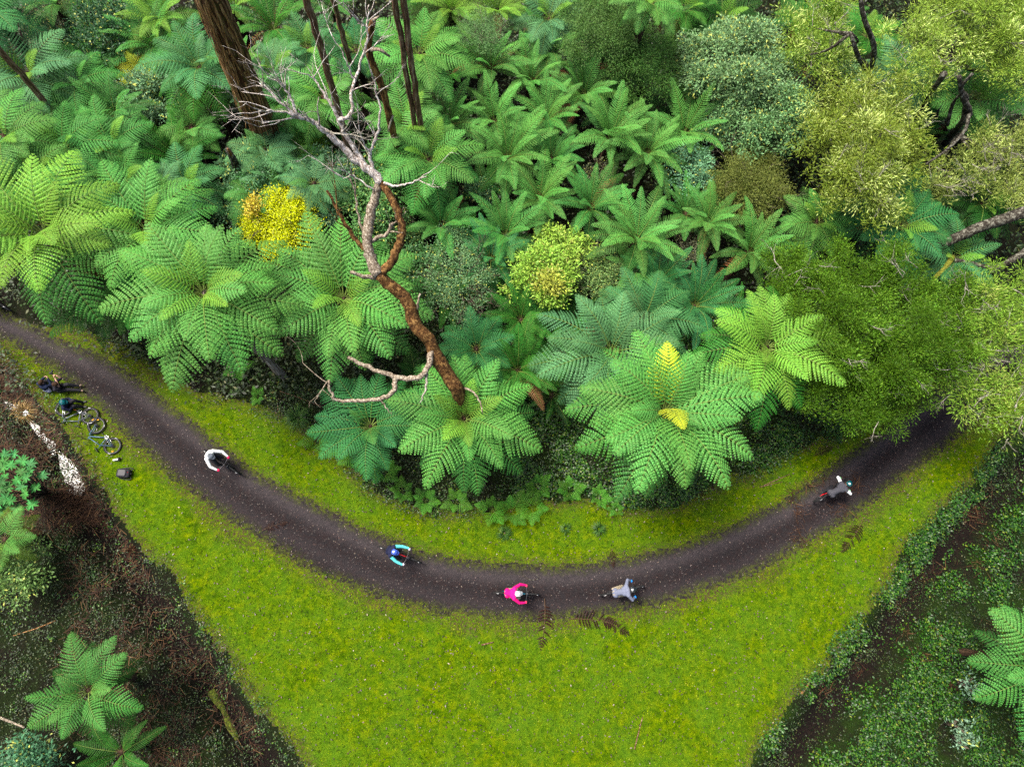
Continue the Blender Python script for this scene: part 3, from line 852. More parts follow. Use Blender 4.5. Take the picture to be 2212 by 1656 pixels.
# ------------------------------------------------------------------ shrubs and small trees
def leaf_cloud(rng, lobes, n, ll, lw, cluster=0.12, per=14, up=0.35, rim=0.55, spread=0.9, tipward=0.6):
    """leaves gathered in tufts over a set of lobes; returns V (4n,3) and quads"""
    lobes = np.array(lobes, float)                       # cx cy cz rx ry rz
    w = (lobes[:, 3] * lobes[:, 4]) ** 1.0; w /= w.sum()
    nc = max(4, n // per)
    li = rng.choice(len(lobes), nc, p=w)
    L = lobes[li]
    d = rng.normal(size=(nc, 3)); d[:, 2] += up; d /= np.linalg.norm(d, axis=1)[:, None]
    rad = rim + (1 - rim) * rng.random(nc) ** 0.5
    rad *= 1 + 0.16 * rng.normal(size=nc)
    cc = L[:, :3] + d * L[:, 3:6] * rad[:, None]
    ci = np.repeat(np.arange(nc), per)
    m = len(ci)
    out = d[ci]
    off = rng.normal(size=(m, 3)) * cluster * np.array([1, 1, 0.6])
    p = cc[ci] + off
    ax = out * tipward + rng.normal(size=(m, 3)) * spread * 0.6 + off / (cluster + 1e-6) * 0.35
    ax /= np.linalg.norm(ax, axis=1)[:, None]
    nrm = np.array([0, 0, 1.0]) + rng.normal(size=(m, 3)) * spread * 0.5
    sd = np.cross(ax, nrm); sd /= (np.linalg.norm(sd, axis=1)[:, None] + 1e-9)
    le = ll * rng.uniform(0.6, 1.25, m)[:, None]; wi = lw * rng.uniform(0.7, 1.2, m)[:, None]
    up_ = np.cross(sd, ax)
    V = np.stack([p, p + ax * le * 0.45 + sd * wi * 0.5 + up_ * wi * 0.12, p + ax * le, p + ax * le * 0.45 - sd * wi * 0.5 + up_ * wi * 0.12], 1).reshape(-1, 3)
    return V, np.arange(m * 4).reshape(m, 4)

def lumpy_lobes(rng, R, hz, k, flat=0.8):
    lob = [(0, 0, hz * 0.3, R * 0.5, R * 0.5, hz * 0.4)]
    for i in range(int(k * 2.2)):
        a = i * 2.39996 + rng.uniform(-.5, .5); q = R * min(1.0, 0.15 + 0.78 * math.sqrt((i + .5) / (k * 2.2)) * rng.uniform(0.75, 1.3))
        s = R * rng.uniform(0.13, 0.27)
        lob.append((q * math.cos(a), q * math.sin(a), hz * (0.92 - 0.75 * (q / R) ** 2) * rng.uniform(0.75, 1.2), s, s, s * flat))
    return lob

def twig_tree(m, rng, p, d, L, r, depth_, n=5, mat=0, spread=0.7, kids=(2, 4), lift=0.15):
    pts = [Vector(p)]; d = Vector(d).normalized()
    for i in range(n):
        d = (d + Vector((rng.uniform(-1, 1), rng.uniform(-1, 1), rng.uniform(-1, 1) + lift)) * 0.22).normalized()
        pts.append(pts[-1] + d * L / n)
    m.tube(pts, [r * (1 - 0.65 * i / n) for i in range(n + 1)], 4 if depth_ < 2 else 6, mat, True)
    if depth_ > 0:
        for k in range(rng.randint(*kids)):
            i = rng.randint(max(1, n // 2), n)
            dd = (d + Vector((rng.uniform(-1, 1), rng.uniform(-1, 1), rng.uniform(-.7, .9))) * spread).normalized()
            twig_tree(m, rng, pts[i], dd, L * rng.uniform(0.5, 0.75), r * 0.5, depth_ - 1, max(3, n - 1), mat, spread, kids, lift)

LEAFKIND = {  # leaf length, width, tuft size, leaves per tuft, coverage, material, spread, tipward
 'broad': (0.150, 0.062, 0.13, 12, 2.2, M_leaf, 0.9, 0.6),
 'small': (0.085, 0.045, 0.12, 14, 2.0, M_leaf, 1.0, 0.5),
 'fine':  (0.120, 0.030, 0.16, 26, 1.9, M_fine, 0.9, 0.8),
 'wattle': (0.190, 0.036, 0.19, 24, 1.9, M_fine, 0.75, 0.9),
 'needle': (0.12, 0.014, 0.18, 22, 2.0, M_fine, 0.7, 1.0),
}
sr = random.Random(77); srn = np.random.default_rng(77)
def crown_mesh(kind, R, hz, cover=1.0, lobes=None, k=9, cap=26000, up=0.5):
    ll, lw, cl, per, cov, mat, spread, tw = LEAFKIND[kind]
    lob = lobes if lobes is not None else lumpy_lobes(srn, R, hz, k)
    area = sum(PI * l[3] * l[4] for l in lob) * 1.25
    n = int(min(cap, area * cov * cover / (ll * lw * 0.5)))
    V, Q = leaf_cloud(srn, lob, n, ll, lw, cl, per, up, 0.55, spread, tw)
    return np_mesh('crown', V, [Q], [mat]), lob

def shrub(name, px, py, z, rpx, kind, col, label, squash=0.85, cover=1.0, k=9, twigs=0, rx=1.0, cat='shrub', patch=None, up=0.5, group=None, stems=4):
    c = G(px, py, z)
    R = metres(rpx, px, py, z)
    hz = R * squash
    gz = ground_z(c.x, c.y)
    root = empty(name, (c.x, c.y, gz), label, cat, group)
    me, lob = crown_mesh(kind, R, hz, cover, None, k, up=up)
    o = link('crown', me, root); o.location = (0, 0, z - gz - hz * 0.45); o.scale = (rx, 1, 1); o.color = (*col, 1)
    if patch:                                             # a part of the crown whose leaves have another colour
        pcol, ang, dist, pr = patch
        lb = [(R * dist * math.cos(ang) + srn.uniform(-.3, .3) * R * pr, R * dist * math.sin(ang) + srn.uniform(-.3, .3) * R * pr, hz * (0.75 + srn.uniform(-.2, .2)), R * pr * 0.6, R * pr * 0.6, R * pr * 0.5) for _ in range(4)]
        me2, _ = crown_mesh(kind, R * pr, hz, 0.9, lb)
        o2 = link('crown', me2, root); o2.location = o.location; o2.color = (*pcol, 1); o2['label'] = 'patch of differently coloured leaves'
    m = MB()
    for i in range(stems):
        a = sr.uniform(0, 6.28)
        t = Vector((math.cos(a) * R * 0.55, math.sin(a) * R * 0.55, z - gz))
        mid = t * 0.5 + Vector((sr.uniform(-.15, .15), sr.uniform(-.15, .15), 0.1))
        m.tube([(0, 0, -0.05), mid, t], [0.06, 0.045, 0.02], 6, 0, True, 0.1, sr)
    for i in range(twigs):
        a = sr.uniform(0, 6.28); q = sr.uniform(0.1, 0.85)
        p = (math.cos(a) * R * q, math.sin(a) * R * q, z - gz + hz * 0.12 * sr.uniform(-1, 1.5))
        twig_tree(m, sr, p, (math.cos(a), math.sin(a), sr.uniform(0.2, 1)), R * sr.uniform(0.35, 0.6), 0.014, 2, 4, 0, 0.9)
    m.build('stem', M_twig, root)
    return root

BG = (0.050, 0.125, 0.070); BG2 = (0.062, 0.135, 0.085)
SHRUBS = [
 ('shrub', 305, 215, 3.6, 82, 'broad', (0.075, 0.145, 0.095), 'blue grey leafy shrub among tree ferns left of the great trunk', dict(k=12)),
 ('shrub', 425, 238, 3.4, 45, 'small', (0.085, 0.155, 0.055), 'small pale green shrub right of the blue grey one', {}),
 ('shrub', 215, 62, 4.2, 72, 'broad', (0.022, 0.065, 0.035), 'dark glossy holly like shrub at the top left', dict(k=10)),
 ('shrub', 110, 45, 3.0, 62, 'small', (0.030, 0.040, 0.022), 'dull brownish bush beside the dark holly like shrub', dict(twigs=10, cover=0.7)),
 ('shrub', 560, 385, 3.0, 92, 'broad', BG, 'blue green thicket shrub below the foot of great trunk', dict(k=13)),
 ('shrub', 515, 430, 2.6, 68, 'broad', (0.040, 0.105, 0.060), 'darker blue green shrub left above the yellow shrub', dict(k=9)),
 ('shrub', 705, 400, 3.2, 88, 'broad', BG2, 'blue green shrub behind the dead tree fork, right of yellow shrub', dict(k=12)),
 ('shrub', 835, 350, 3.6, 60, 'broad', (0.055, 0.150, 0.055), 'green shrub behind the upper dead tree branches', dict(k=9)),
 ('shrub', 800, 440, 3.4, 75, 'broad', (0.060, 0.150, 0.055), 'green leafy shrub showing through the dead tree fork', dict(k=11)),
 ('shrub', 850, 495, 2.6, 55, 'small', (0.045, 0.115, 0.045), 'small shrub right of the orange dead branch', dict(twigs=6)),
 ('yellow_shrub', 605, 470, 3.6, 80, 'small', (0.36, 0.43, 0.003), 'bright yellow shrub among the green ferns', dict(k=20, patch=((0.45, 0.33, 0.03), 2.9, 0.62, 0.32), twigs=6, squash=0.8)),
 ('twiggy_bush', 690, 490, 2.4, 60, 'small', (0.060, 0.075, 0.045), 'half bare brown twiggy bush right of the yellow shrub', dict(cover=0.25, twigs=30)),
 ('shrub', 1172, 590, 3.6, 74, 'broad', (0.150, 0.240, 0.040), 'yellow green leafy bush in the middle of the photo', dict(k=12, patch=((0.32, 0.36, 0.05), -1.3, 0.5, 0.5))),
 ('shrub', 1215, 535, 3.4, 62, 'broad', (0.170, 0.250, 0.045), 'upper lobe of yellow green growth behind the leafy bush', dict(k=9)),
 ('shrub', 1300, 590, 3.0, 62, 'small', (0.085, 0.150, 0.060), 'grey green small leaved bush right of yellow green bush', dict(k=9, twigs=10)),
 ('twiggy_bush', 992, 612, 3.4, 85, 'small', (0.075, 0.150, 0.085), 'grey half bare bush with teal leaves right of the dead trunk', dict(cover=0.42, twigs=46, k=11)),
 ('shrub', 900, 570, 2.6, 42, 'broad', (0.040, 0.115, 0.050), 'small dark green shrub tucked right of the dead fork', {}),
 ('shrub', 975, 520, 3.0, 40, 'small', (0.080, 0.170, 0.095), 'pale teal bush above the grey half bare bush', {}),
 ('shrub', 1600, 150, 4.6, 128, 'broad', (0.095, 0.180, 0.100), 'large blue green shrub with yellow flecks at upper right', dict(k=18)),
 ('shrub', 1655, 245, 4.2, 105, 'broad', (0.085, 0.165, 0.085), 'lower lobe shrub in front of the large blue green one', dict(k=15)),
 ('shrub', 1575, 270, 3.6, 62, 'broad', (0.070, 0.150, 0.085), 'small leafy shrub left below the large blue green shrub', dict(k=9)),
 ('shrub', 1790, 135, 3.2, 70, 'broad', (0.080, 0.165, 0.080), 'blue green shrub half hidden behind the olive tree', dict(k=9)),
 ('shrub', 1770, 165, 2.8, 42, 'small', (0.070, 0.060, 0.055), 'greyish bare bush beside the olive tree stems', dict(cover=0.4, twigs=16)),
 ('bushy_tree', 1295, 62, 5.0, 88, 'fine', (0.055, 0.120, 0.040), 'fine leaved dark green tree at the top of the fern field', dict(k=14, cat='tree')),
 ('bushy_tree', 1395, 130, 4.4, 84, 'fine', (0.045, 0.095, 0.025), 'darker fine leaved tree just right of the other', dict(k=13, cat='tree')),
 ('sapling', 1042, 72, 4.6, 52, 'needle', (0.085, 0.160, 0.080), 'wispy grey green sapling standing among ferns at top', dict(cover=0.55, twigs=14, cat='tree')),
 ('shrub', 955, 40, 3.2, 60, 'needle', (0.030, 0.055, 0.015), 'dark needle leaved bush at the top behind twin trunks', {}),
 ('shrub', 1622, 392, 3.6, 86, 'fine', (0.090, 0.115, 0.035), 'rounded brownish olive bush right of the fern field', dict(k=12, twigs=14)),
 ('shrub', 1490, 362, 3.2, 58, 'broad', (0.075, 0.175, 0.115), 'teal leafy shrub above the brownish olive bush', dict(k=9)),
 ('shrub', 655, 305, 3.0, 56, 'needle', (0.060, 0.120, 0.012), 'mossy green bush at the foot of the great trunk', dict(k=9)),
 ('shrub', 1040, 412, 2.6, 30, 'small', (0.060, 0.150, 0.085), 'little teal shrub alone between the mid forest ferns', {}),
 ('twiggy_bush', 1300, 372, 2.6, 34, 'small', (0.085, 0.095, 0.060), 'little brown twiggy bush under the star shaped fern', dict(cover=0.4, twigs=16)),
 ('twiggy_bush', 1490, 545, 2.4, 38, 'small', (0.085, 0.095, 0.075), 'little grey twiggy bush right of the bright fan fern', dict(cover=0.4, twigs=16)),
 ('shrub', 40, 1238, 1.6, 62, 'broad', (0.075, 0.140, 0.050), 'yellow flecked green shrub at the left edge', dict(k=9)),
 ('shrub', 60, 1650, 1.8, 75, 'broad', (0.040, 0.115, 0.075), 'blue green shrub cut by the bottom left corner', dict(k=9)),
 ('shrub', 2100, 1480, 1.0, 26, 'broad', (0.110, 0.190, 0.170), 'pale silvery blue seedling left of the right edge fern', dict(k=4, cover=0.5)),
 ('shrub', 2075, 1570, 0.9, 30, 'broad', (0.110, 0.190, 0.170), 'pale silvery blue seedling in the bottom right ditch', dict(k=4, cover=0.5)),
 ('shrub', 2090, 1600, 0.9, 26, 'broad', (0.100, 0.180, 0.160), 'lowest silvery blue seedling at the bottom right', dict(k=4, cover=0.4)),
]
for (nm, px, py, z, r, kind, col, label, opt) in SHRUBS:
    shrub(nm, px, py, z, r, kind, (col[0] * 1.4, col[1] * 1.4, col[2] * 1.0), label, **opt)

# rosette-leaved shrub on the left edge: whorls of long leaves
def whorl_mesh():
    m = MB(); r = random.Random(3)
    for k in range(11):
        a = k * GOLD; L = r.uniform(0.16, 0.24); el = r.uniform(0.0, 0.45)
        d = Vector((math.cos(a) * math.cos(el), math.sin(a) * math.cos(el), math.sin(el))); s = Vector((-math.sin(a), math.cos(a), 0)); u = d.cross(s)
        w = 0.032
        pts = [Vector((0, 0, 0)), d * L * .3 + s * w + u * -.01, d * L * .7 + s * w * .9 - Vector((0, 0, .012)), d * L - Vector((0, 0, .04)), d * L * .7 - s * w * .9 - Vector((0, 0, .012)), d * L * .3 - s * w + u * -.01]
        m.add(pts, [(0, 1, 2, 3, 4, 5)])
    return m.mesh('whorl', [M_rosette], False)
WH = whorl_mesh()
def rosette_shrub(px, py, z, rpx, n, label):
    c = G(px, py, z); R = metres(rpx, px, py, z); gz = ground_z(c.x, c.y)
    root = empty('rosette_shrub', (c.x, c.y, gz), label, 'shrub')
    m = MB()
    for k in range(n):
        a = k * GOLD; q = R * math.sqrt((k + .5) / n)
        p = Vector((math.cos(a) * q + sr.uniform(-.1, .1), math.sin(a) * q + sr.uniform(-.1, .1), z - gz + 0.5 * (1 - (q / R) ** 2) + sr.uniform(-.15, .15)))
        o = link('leaf_rosette', WH, root); o.location = p; s = sr.uniform(1.0, 1.5); o.scale = (s, s, s)
        o.rotation_euler = (sr.uniform(-.3, .3), sr.uniform(-.3, .3), sr.uniform(0, 6)); o.color = (0.060 * sr.uniform(.8, 1.15), 0.22 * sr.uniform(.8, 1.15), 0.050, 1)
        m.tube([(0, 0, 0), p * 0.5 + Vector((0, 0, -.1)), p], [0.03, 0.02, 0.012], 5)
    m.build('stem', M_twig, root)
rosette_shrub(14, 1045, 2.4, 72, 44, 'pale green shrub with rosettes of long leaves at the left edge')

# ------------------------------------------------------------------ olive-crowned trees on the right
M_dark_bark = bark('dark_bark', (0.010, 0.008, 0.006), (0.028, 0.022, 0.016), (0.30, 0.30, 0.24), 9, 0.15, 0.5, 0.06)
M_lichen_twig = bark('lichen_twig', (0.06, 0.05, 0.04), (0.20, 0.18, 0.14), (0.48, 0.47, 0.40), 22, 0.6, 0.6, 0.02)
def wattle(px, py, z, rpx, kind, col, label, base, lobes, twigs=12, cover=1.0, hz=1.0, trunk_r=0.16, cap=60000, lean_pts=None, col2=None, name='olive_tree', gaps=0.3):
    """lobes: list of (dx,dy,dz,r) in picture units relative to the crown centre"""
    c = G(px, py, z); k = metres(1.0, px, py, z)
    b = G(base[0], base[1], 0); b.z = ground_z(b.x, b.y)
    root = empty(name, b, label, 'tree')
    L = []
    for (dx, dy, dz, r) in lobes:
        q = G(px + dx, py + dy, z + dz) - b
        R = r * k
        L.append((q.x, q.y, q.z - R * 0.15, R * 0.45, R * 0.45, R * 0.3 * hz))
        for j in range(18):
            if sr.random() < gaps: continue
            a = j * 2.39996 + sr.uniform(-.5, .5); e = math.sqrt((j + .5) / 18) * sr.uniform(0.85, 1.15)
            s = R * sr.uniform(0.13, 0.25)
            L.append((q.x + math.cos(a) * R * e, q.y + math.sin(a) * R * e, q.z + R * (0.55 - 0.75 * e * e + sr.uniform(-.22, .22)) * hz, s, s, s * 0.7))
    me, _ = crown_mesh(kind, 1, 1, cover, L, cap=cap, up=0.7)
    o = link('crown', me, root); o.color = (*col, 1)
    if col2:
        me, _ = crown_mesh(kind, 1, 1, cover * 0.35, [(l[0], l[1], l[2] + l[5] * .18, l[3], l[4], l[5]) for l in L[::2]], cap=cap // 3, up=1.2)
        o = link('crown', me, root); o.color = (*col2, 1); o['label'] = 'paler young leaf tips'
    m = MB()
    pts = [Vector((0, 0, -0.1))] + ([G(*p) - b for p in lean_pts] if lean_pts else [Vector((L[0][0] * .4, L[0][1] * .4, L[0][2] * .5))])
    m.tube(catmull(pts, 4) if len(pts) > 2 else pts, np.linspace(trunk_r, trunk_r * 0.6, (len(pts) - 1) * 4 + 1 if len(pts) > 2 else 2), 9, 0, True, 0.1, sr)
    m.build('trunk', M_dark_bark, root)
    top = pts[-1]
    lb = MB()
    for l in L[::16]:
        tgt = Vector(l[:3])
        mid = (top + tgt) / 2 + Vector((sr.uniform(-.3, .3), sr.uniform(-.3, .3), sr.uniform(-.3, .2)))
        lb.tube(catmull([top, mid, tgt], 3), np.linspace(trunk_r * 0.55, 0.03, 7), 6, 0, True, 0.12, sr)
    lb.build('limb', M_dark_bark, root)
    if twigs:
        tw = MB()
        for i in range(twigs):
            l = L[sr.randrange(len(L))]
            p = Vector((l[0] + sr.uniform(-.6, .6) * l[3], l[1] + sr.uniform(-.6, .6) * l[4], l[2] + l[5] * sr.uniform(0.55, 0.95)))
            twig_tree(tw, sr, p, (sr.uniform(-1, 1), sr.uniform(-1, 1), 0.3), sr.uniform(0.4, 0.9), 0.02, 2, 4, 0, 0.9, (2, 4))
        tw.build('bare_twigs', M_lichen_twig, root)['kind'] = 'stuff'
    return root
OL = (0.165, 0.250, 0.030); OL2 = (0.44, 0.54, 0.16)
wattle(1865, 320, 6.2, 0, 'wattle', OL, 'large olive crowned tree above the dark leaning trunk', (1775, 520),
       [(-40, -100, 0, 85), (60, -80, .3, 80), (-10, 10, .6, 100), (90, 20, 0, 75), (10, 100, .2, 80), (-50, 60, -.2, 65), (50, 130, -.3, 48), (-90, -30, -.3, 55)], 26, 1.0, 1.0, 0.30, 62000,
       [(1800, 478, 1.6), (1825, 430, 3.2), (1850, 390, 4.8)], OL2)
wattle(1775, 75, 6.0, 0, 'wattle', OL, 'olive tree at the top right with the forked dark stem', (1905, 250),
       [(-20, -25, 0, 66), (30, 20, .3, 46), (-50, 30, -.3, 45), (10, 50, 0, 48), (20, -60, 0, 50)], 16, 1.0, 1.0, 0.13, 40000,
       [(1886, 190, 3.5), (1878, 160, 5.2), (1858, 130, 6.6), (1845, 98, 7.4), (1838, 72, 7.8)], OL2)
_ot = bpy.data.objects[[o.name for o in bpy.data.objects if o.name.startswith('olive_tree')][-1]]
m = MB(); P = catmull([G(*p) - Vector(_ot.location) for p in [(1876, 158, 5.4), (1888, 118, 6.8), (1884, 85, 7.6), (1868, 45, 8.4), (1860, 5, 9.0), (1852, -40, 9.6)]], 5)
m.tube(P, np.linspace(0.12, 0.09, len(P)), 8, 0, True, 0.14, sr); m.build('limb', M_dark_bark, _ot)
wattle(2090, 70, 7.0, 0, 'wattle', (0.19, 0.27, 0.035), 'spreading olive tree filling the top right corner', (2035, 260),
       [(-95, 10, 0, 70), (-40, -60, .3, 80), (50, -30, .5, 95), (110, 30, .2, 85), (-95, 75, -.3, 55), (20, 45, 0, 60), (100, 90, 0, 55), (140, -60, 0, 70)], 20, 1.0, 1.0, 0.26, 62000,
       [(2010, 195, 2.8), (2030, 150, 4.4), (2050, 120, 6.0)], OL2)
wattle(2135, 335, 5.2, 0, 'wattle', (0.18, 0.22, 0.045), 'olive tree with pale lichen twigs at the right edge', (2060, 400),
       [(60, -20, 0, 85), (0, -10, -.2, 55), (-40, 40, -.3, 55), (50, 70, -.3, 60), (90, 110, -.4, 45), (-110, 60, -.5, 40)], 44, 0.75, 0.9, 0.16, 34000,
       [(2075, 350, 2.2), (2070, 290, 4.2)], OL2)
wattle(1850, 730, 5.6, 0, 'fine', (0.050, 0.125, 0.006), 'big rounded fine leaved green tree standing over the path', (1905, 850),
       [(-60, -130, 0, 95), (60, -120, 0, 100), (-50, -10, .5, 110), (70, -10, .6, 125), (20, 90, 0, 110), (-70, 90, -.5, 75), (140, 60, -.3, 85), (-140, -90, -.6, 60), (-170, -160, -1, 45), (195, 0, 0, 75), (195, 50, -.3, 55), (215, -90, 0, 55), (50, 150, -.8, 70), (160, -60, 0, 70)], 40, 1.35, 1.0, 0.22, 100000,
       None, (0.105, 0.22, 0.016), gaps=0.12)
wattle(2140, 720, 5.6, 0, 'wattle', (0.15, 0.24, 0.025), 'thin olive tree over the path at the right edge', (2195, 800),
       [(-20, -60, 0, 75), (60, -80, 0, 80), (50, 20, 0, 80), (-40, 40, -.4, 50), (80, 110, -.3, 60), (-60, -10, 0, 50), (10, 120, -.6, 52), (100, -10, .3, 60), (-50, 150, -.8, 50), (40, 180, -.6, 45), (-75, 90, -.6, 45)], 40, 0.7, 0.8, 0.14, 40000, None, (0.30, 0.38, 0.08))
# bare twisted stems with lichen in front of the ferns at right
tt = empty('lichen_tree', on_ground(2045, 300), 'twisted black stems with white lichen right of the large olive crown', 'tree')
b = Vector(tt.location)
for pts, rr in (([(2040, 310, 0.4), (2080, 262, 5.6), (2094, 242, 6.4), (2078, 205, 7.4), (2072, 165, 8.4)], 0.16), ([(2080, 262, 5.6), (2088, 215, 7.0), (2076, 190, 7.8), (2100, 160, 8.6)], 0.12),
                ([(2046, 270, 5.2), (2058, 225, 6.4), (2077, 200, 7.4)], 0.09), ([(2040, 160, 8.2), (2015, 195, 6.4), (1998, 220, 5.0), (1975, 260, 1.0)], 0.13), ([(2094, 242, 6.4), (2085, 280, 6.8), (2050, 320, 7.0), (2000, 355, 7.0)], 0.08)):
    m = MB(); P = catmull([G(*p) - b for p in pts], 5)
    m.tube(P, np.linspace(rr, rr * 0.5, len(P)), 8, 0, True, 0.14, sr); m.build('stem', M_dark_bark, tt)
# the slanting dark boughs at right
bo = empty('bough_tree', G(2212 + 60, 620, 0), 'dark bough slanting in from the right edge', 'tree'); b = Vector(bo.location)
for pts, rr, r1, nm, mt in (([(2340, 400, 6.5), (2212, 458, 5.6), (2120, 490, 4.9), (2040, 525, 4.0), (1985, 552, 3.2), (1960, 585, 2.4)], 0.26, 0.20, 'trunk', M_dark_bark),
                     ([(1990, 556, 3.1), (2060, 562, 3.6), (2130, 576, 3.9), (2160, 580, 4.0)], 0.11, 0.08, 'limb', M_dark_bark),
                     ([(2300, 470, 6.2), (2212, 545, 5.0), (2150, 582, 4.0), (2100, 620, 2.4)], 0.16, 0.13, 'limb', M_dark_bark)):
    m = MB(); P = catmull([G(*p) - b for p in pts], 5)
    m.tube(P, np.linspace(rr, r1, len(P)), 9, 0, True, 0.1, sr); m.build(nm, mt, bo)
M_mossy = bark('mossy_bark', (0.03, 0.03, 0.006), (0.10, 0.11, 0.010), (0.20, 0.20, 0.02), 12, 0.6, 0.6, 0.05)
m = MB(); P = catmull([G(*p) - b for p in [(2058, 555, 3.75), (2040, 580, 3.9), (2020, 600, 3.8), (2012, 622, 3.6)]], 5)
m.tube(P, np.linspace(0.13, 0.07, len(P)), 8, 0, True, 0.15, sr); m.build('limb', M_mossy, bo)['label'] = 'short limb covered in yellow moss'
# ------------------------------------------------------------------ trunks and the dead tree
M_euc = bark('stringy_bark', (0.010, 0.005, 0.003), (0.080, 0.027, 0.009), (0.34, 0.21, 0.11), 11, 0.45, 0.06, 0.09, (0.05, 0.042, 0.006))
M_strip = bark('bark_strip', (0.06, 0.028, 0.010), (0.20, 0.095, 0.030), (0.42, 0.26, 0.12), 16, 0.6, 0.1, 0.02)
M_thin = bark('thin_trunk_bark', (0.028, 0.014, 0.008), (0.135, 0.066, 0.034), (0.36, 0.25, 0.17), 14, 0.5, 0.10, 0.05)
M_dead = bark('dead_wood', (0.012, 0.006, 0.003), (0.095, 0.040, 0.010), (0.36, 0.21, 0.07), 10, 0.35, 0.2, 0.06)
M_pale = bark('bleached_wood', (0.11, 0.065, 0.05), (0.42, 0.36, 0.31), (0.72, 0.68, 0.63), 20, 0.9, 0.3, 0.03)
M_grey = bark('grey_wood', (0.04, 0.028, 0.02), (0.19, 0.145, 0.10), (0.48, 0.43, 0.34), 18, 0.6, 0.3, 0.04)
tr_ = random.Random(9)
def vertical_trunk(name, base, top, z_top, r0, r1, label, mat, cat='tree trunk', wob=0.12, n=24, z_base=3.0):
    b = G(base[0], base[1], z_base); b.z = ground_z(b.x, b.y)
    # the top leaves the picture at "top"; height chosen so that the stem stands close to upright
    t = G(top[0], top[1], z_top)
    root = empty(name, b, label, cat)
    m = MB(); pts = []
    for k in range(n + 1):
        q = k / n
        p = (t - b) * q
        pts.append(p + Vector((tr_.uniform(-wob, wob) * q, tr_.uniform(-wob, wob) * q, 0)) * (0 if k == 0 else 1))
    rad = [r0 * (1 + 0.5 * max(0, 0.08 - k / n) / 0.08) * (1 - k / n) + r1 * k / n for k in range(n + 1)]
    m.tube(pts, rad, 18, 0, True, 0.05, tr_)
    m.build('trunk', mat, root)
    return root, b, pts, rad
def zfor(base, top, zb=3.0):
    # height at which the upright line from the base meets picture row of "top"
    b = G(base[0], base[1], zb); lo, hi = 0.5, 28.0
    for _ in range(50):
        z = (lo + hi) / 2
        y = project((b.x, b.y, z))[1]
        if y > top[1]: lo = z
        else: hi = z
    return lo
zt = zfor((598, 345), (440, -60), 1.5)
root, b, pts, rad = vertical_trunk('great_trunk', (598, 345), (432, -60), zt, 0.56, 0.50, 'thick red brown gum trunk with hanging orange bark strips', M_euc, wob=0.02, z_base=1.5)
for k in range(60):
    a = tr_.uniform(2.6, 5.9); q0 = tr_.uniform(0.55, 1.0); Lq = tr_.uniform(0.12, 0.34)
    m = MB(); V = []; F = []
    w = tr_.uniform(0.02, 0.055); n = 8
    for j in range(n + 1):
        q = max(0.02, q0 - Lq * j / n)
        f = q * (len(pts) - 1); i = min(int(f), len(pts) - 2)
        c = pts[i].lerp(pts[i + 1], f - i); R = rad[i] * 1.03 + 0.02 + 0.16 * (j / n) ** 2 * tr_.uniform(0.3, 1.0)
        aa = a + 0.10 * math.sin(j * 0.7 + k)
        rd = Vector((math.cos(aa), math.sin(aa), 0)); sd = Vector((-math.sin(aa), math.cos(aa), 0))
        ww = w * (1 - 0.6 * j / n)
        V += [c + rd * R + sd * ww, c + rd * R - sd * ww, c + rd * (R + 0.015)]
    for j in range(n):
        F += [(j * 3, j * 3 + 2, j * 3 + 5, j * 3 + 3), (j * 3 + 2, j * 3 + 1, j * 3 + 4, j * 3 + 5)]
    m.add(V, F); m.build('bark_strip', M_strip, root)
THIN = [((750, 302), (652, -40), 0.15, 0.12, 'single thin brown trunk just right of the great trunk', 'thin_trunk'),
        ((768, 140), (708, -40), 0.12, 0.10, 'short visible length of thin trunk at top between twigs', 'thin_trunk'),
        ((908, 302), (846, -40), 0.11, 0.10, 'left one of the twin thin trunks', 'thin_trunk'),
        ((921, 306), (864, -40), 0.13, 0.11, 'right one of the twin thin trunks', 'thin_trunk'),
        ((128, 262), (-25, 78), 0.13, 0.11, 'thin brown trunk slanting at the left picture edge', 'thin_trunk')]
for bs, tp, r0, r1, lab, nm in THIN:
    vertical_trunk(nm, bs, tp, zfor(bs, tp, 4.2), r0, r1, lab, M_thin, wob=0.05, z_base=4.2)
# crooked snag
_sb = G(868, 352, 3.6); _sb.z = ground_z(_sb.x, _sb.y)
sg = empty('snag', _sb, 'crooked broken snag left of the twin thin trunks', 'dead tree'); b = Vector(sg.location)
S = [(868, 352, 3.6), (858, 318, 4.6), (846, 275, 5.8), (838, 240, 6.8), (824, 185, 8.0), (806, 140, 8.9), (797, 108, 9.5), (800, 70, 10.2), (806, 45, 10.7)]
m = MB(); P = catmull([Vector((0, 0, -0.1))] + [G(*p) - b for p in S], 4); m.tube(P, np.linspace(0.16, 0.11, len(P)), 10, 0, True, 0.13, tr_); m.build('trunk', M_dead, sg)
for S, r in (([(797, 108, 9.5), (820, 108, 9.8), (842, 122, 9.5)], 0.08), ([(844, 268, 6.0), (848, 250, 6.6), (838, 285, 6.0)], 0.06), ([(806, 45, 10.7), (818, 36, 10.9)], 0.07)):
    m = MB(); P = catmull([G(*p) - b for p in S], 4); m.tube(P, np.linspace(r, r * 0.5, len(P)), 7, 0, True, 0.14, tr_); m.build('branch', M_grey, sg)
_sb = G(518, 386, 2.6); _sb.z = ground_z(_sb.x, _sb.y)
st = empty('stump', _sb, 'short charred stump with orange split wood left of great trunk', 'dead tree'); b = Vector(st.location)
m = MB(); P = [G(*p) - b for p in [(518, 386, 2.6), (513, 365, 3.4), (503, 342, 4.4), (491, 322, 5.2)]]; P = [Vector((0, 0, -.1))] + P; m.tube(P, [0.18, 0.16, 0.17, 0.15, 0.09], 9, 0, True, 0.2, tr_); m.build('trunk', M_dark_bark, st)
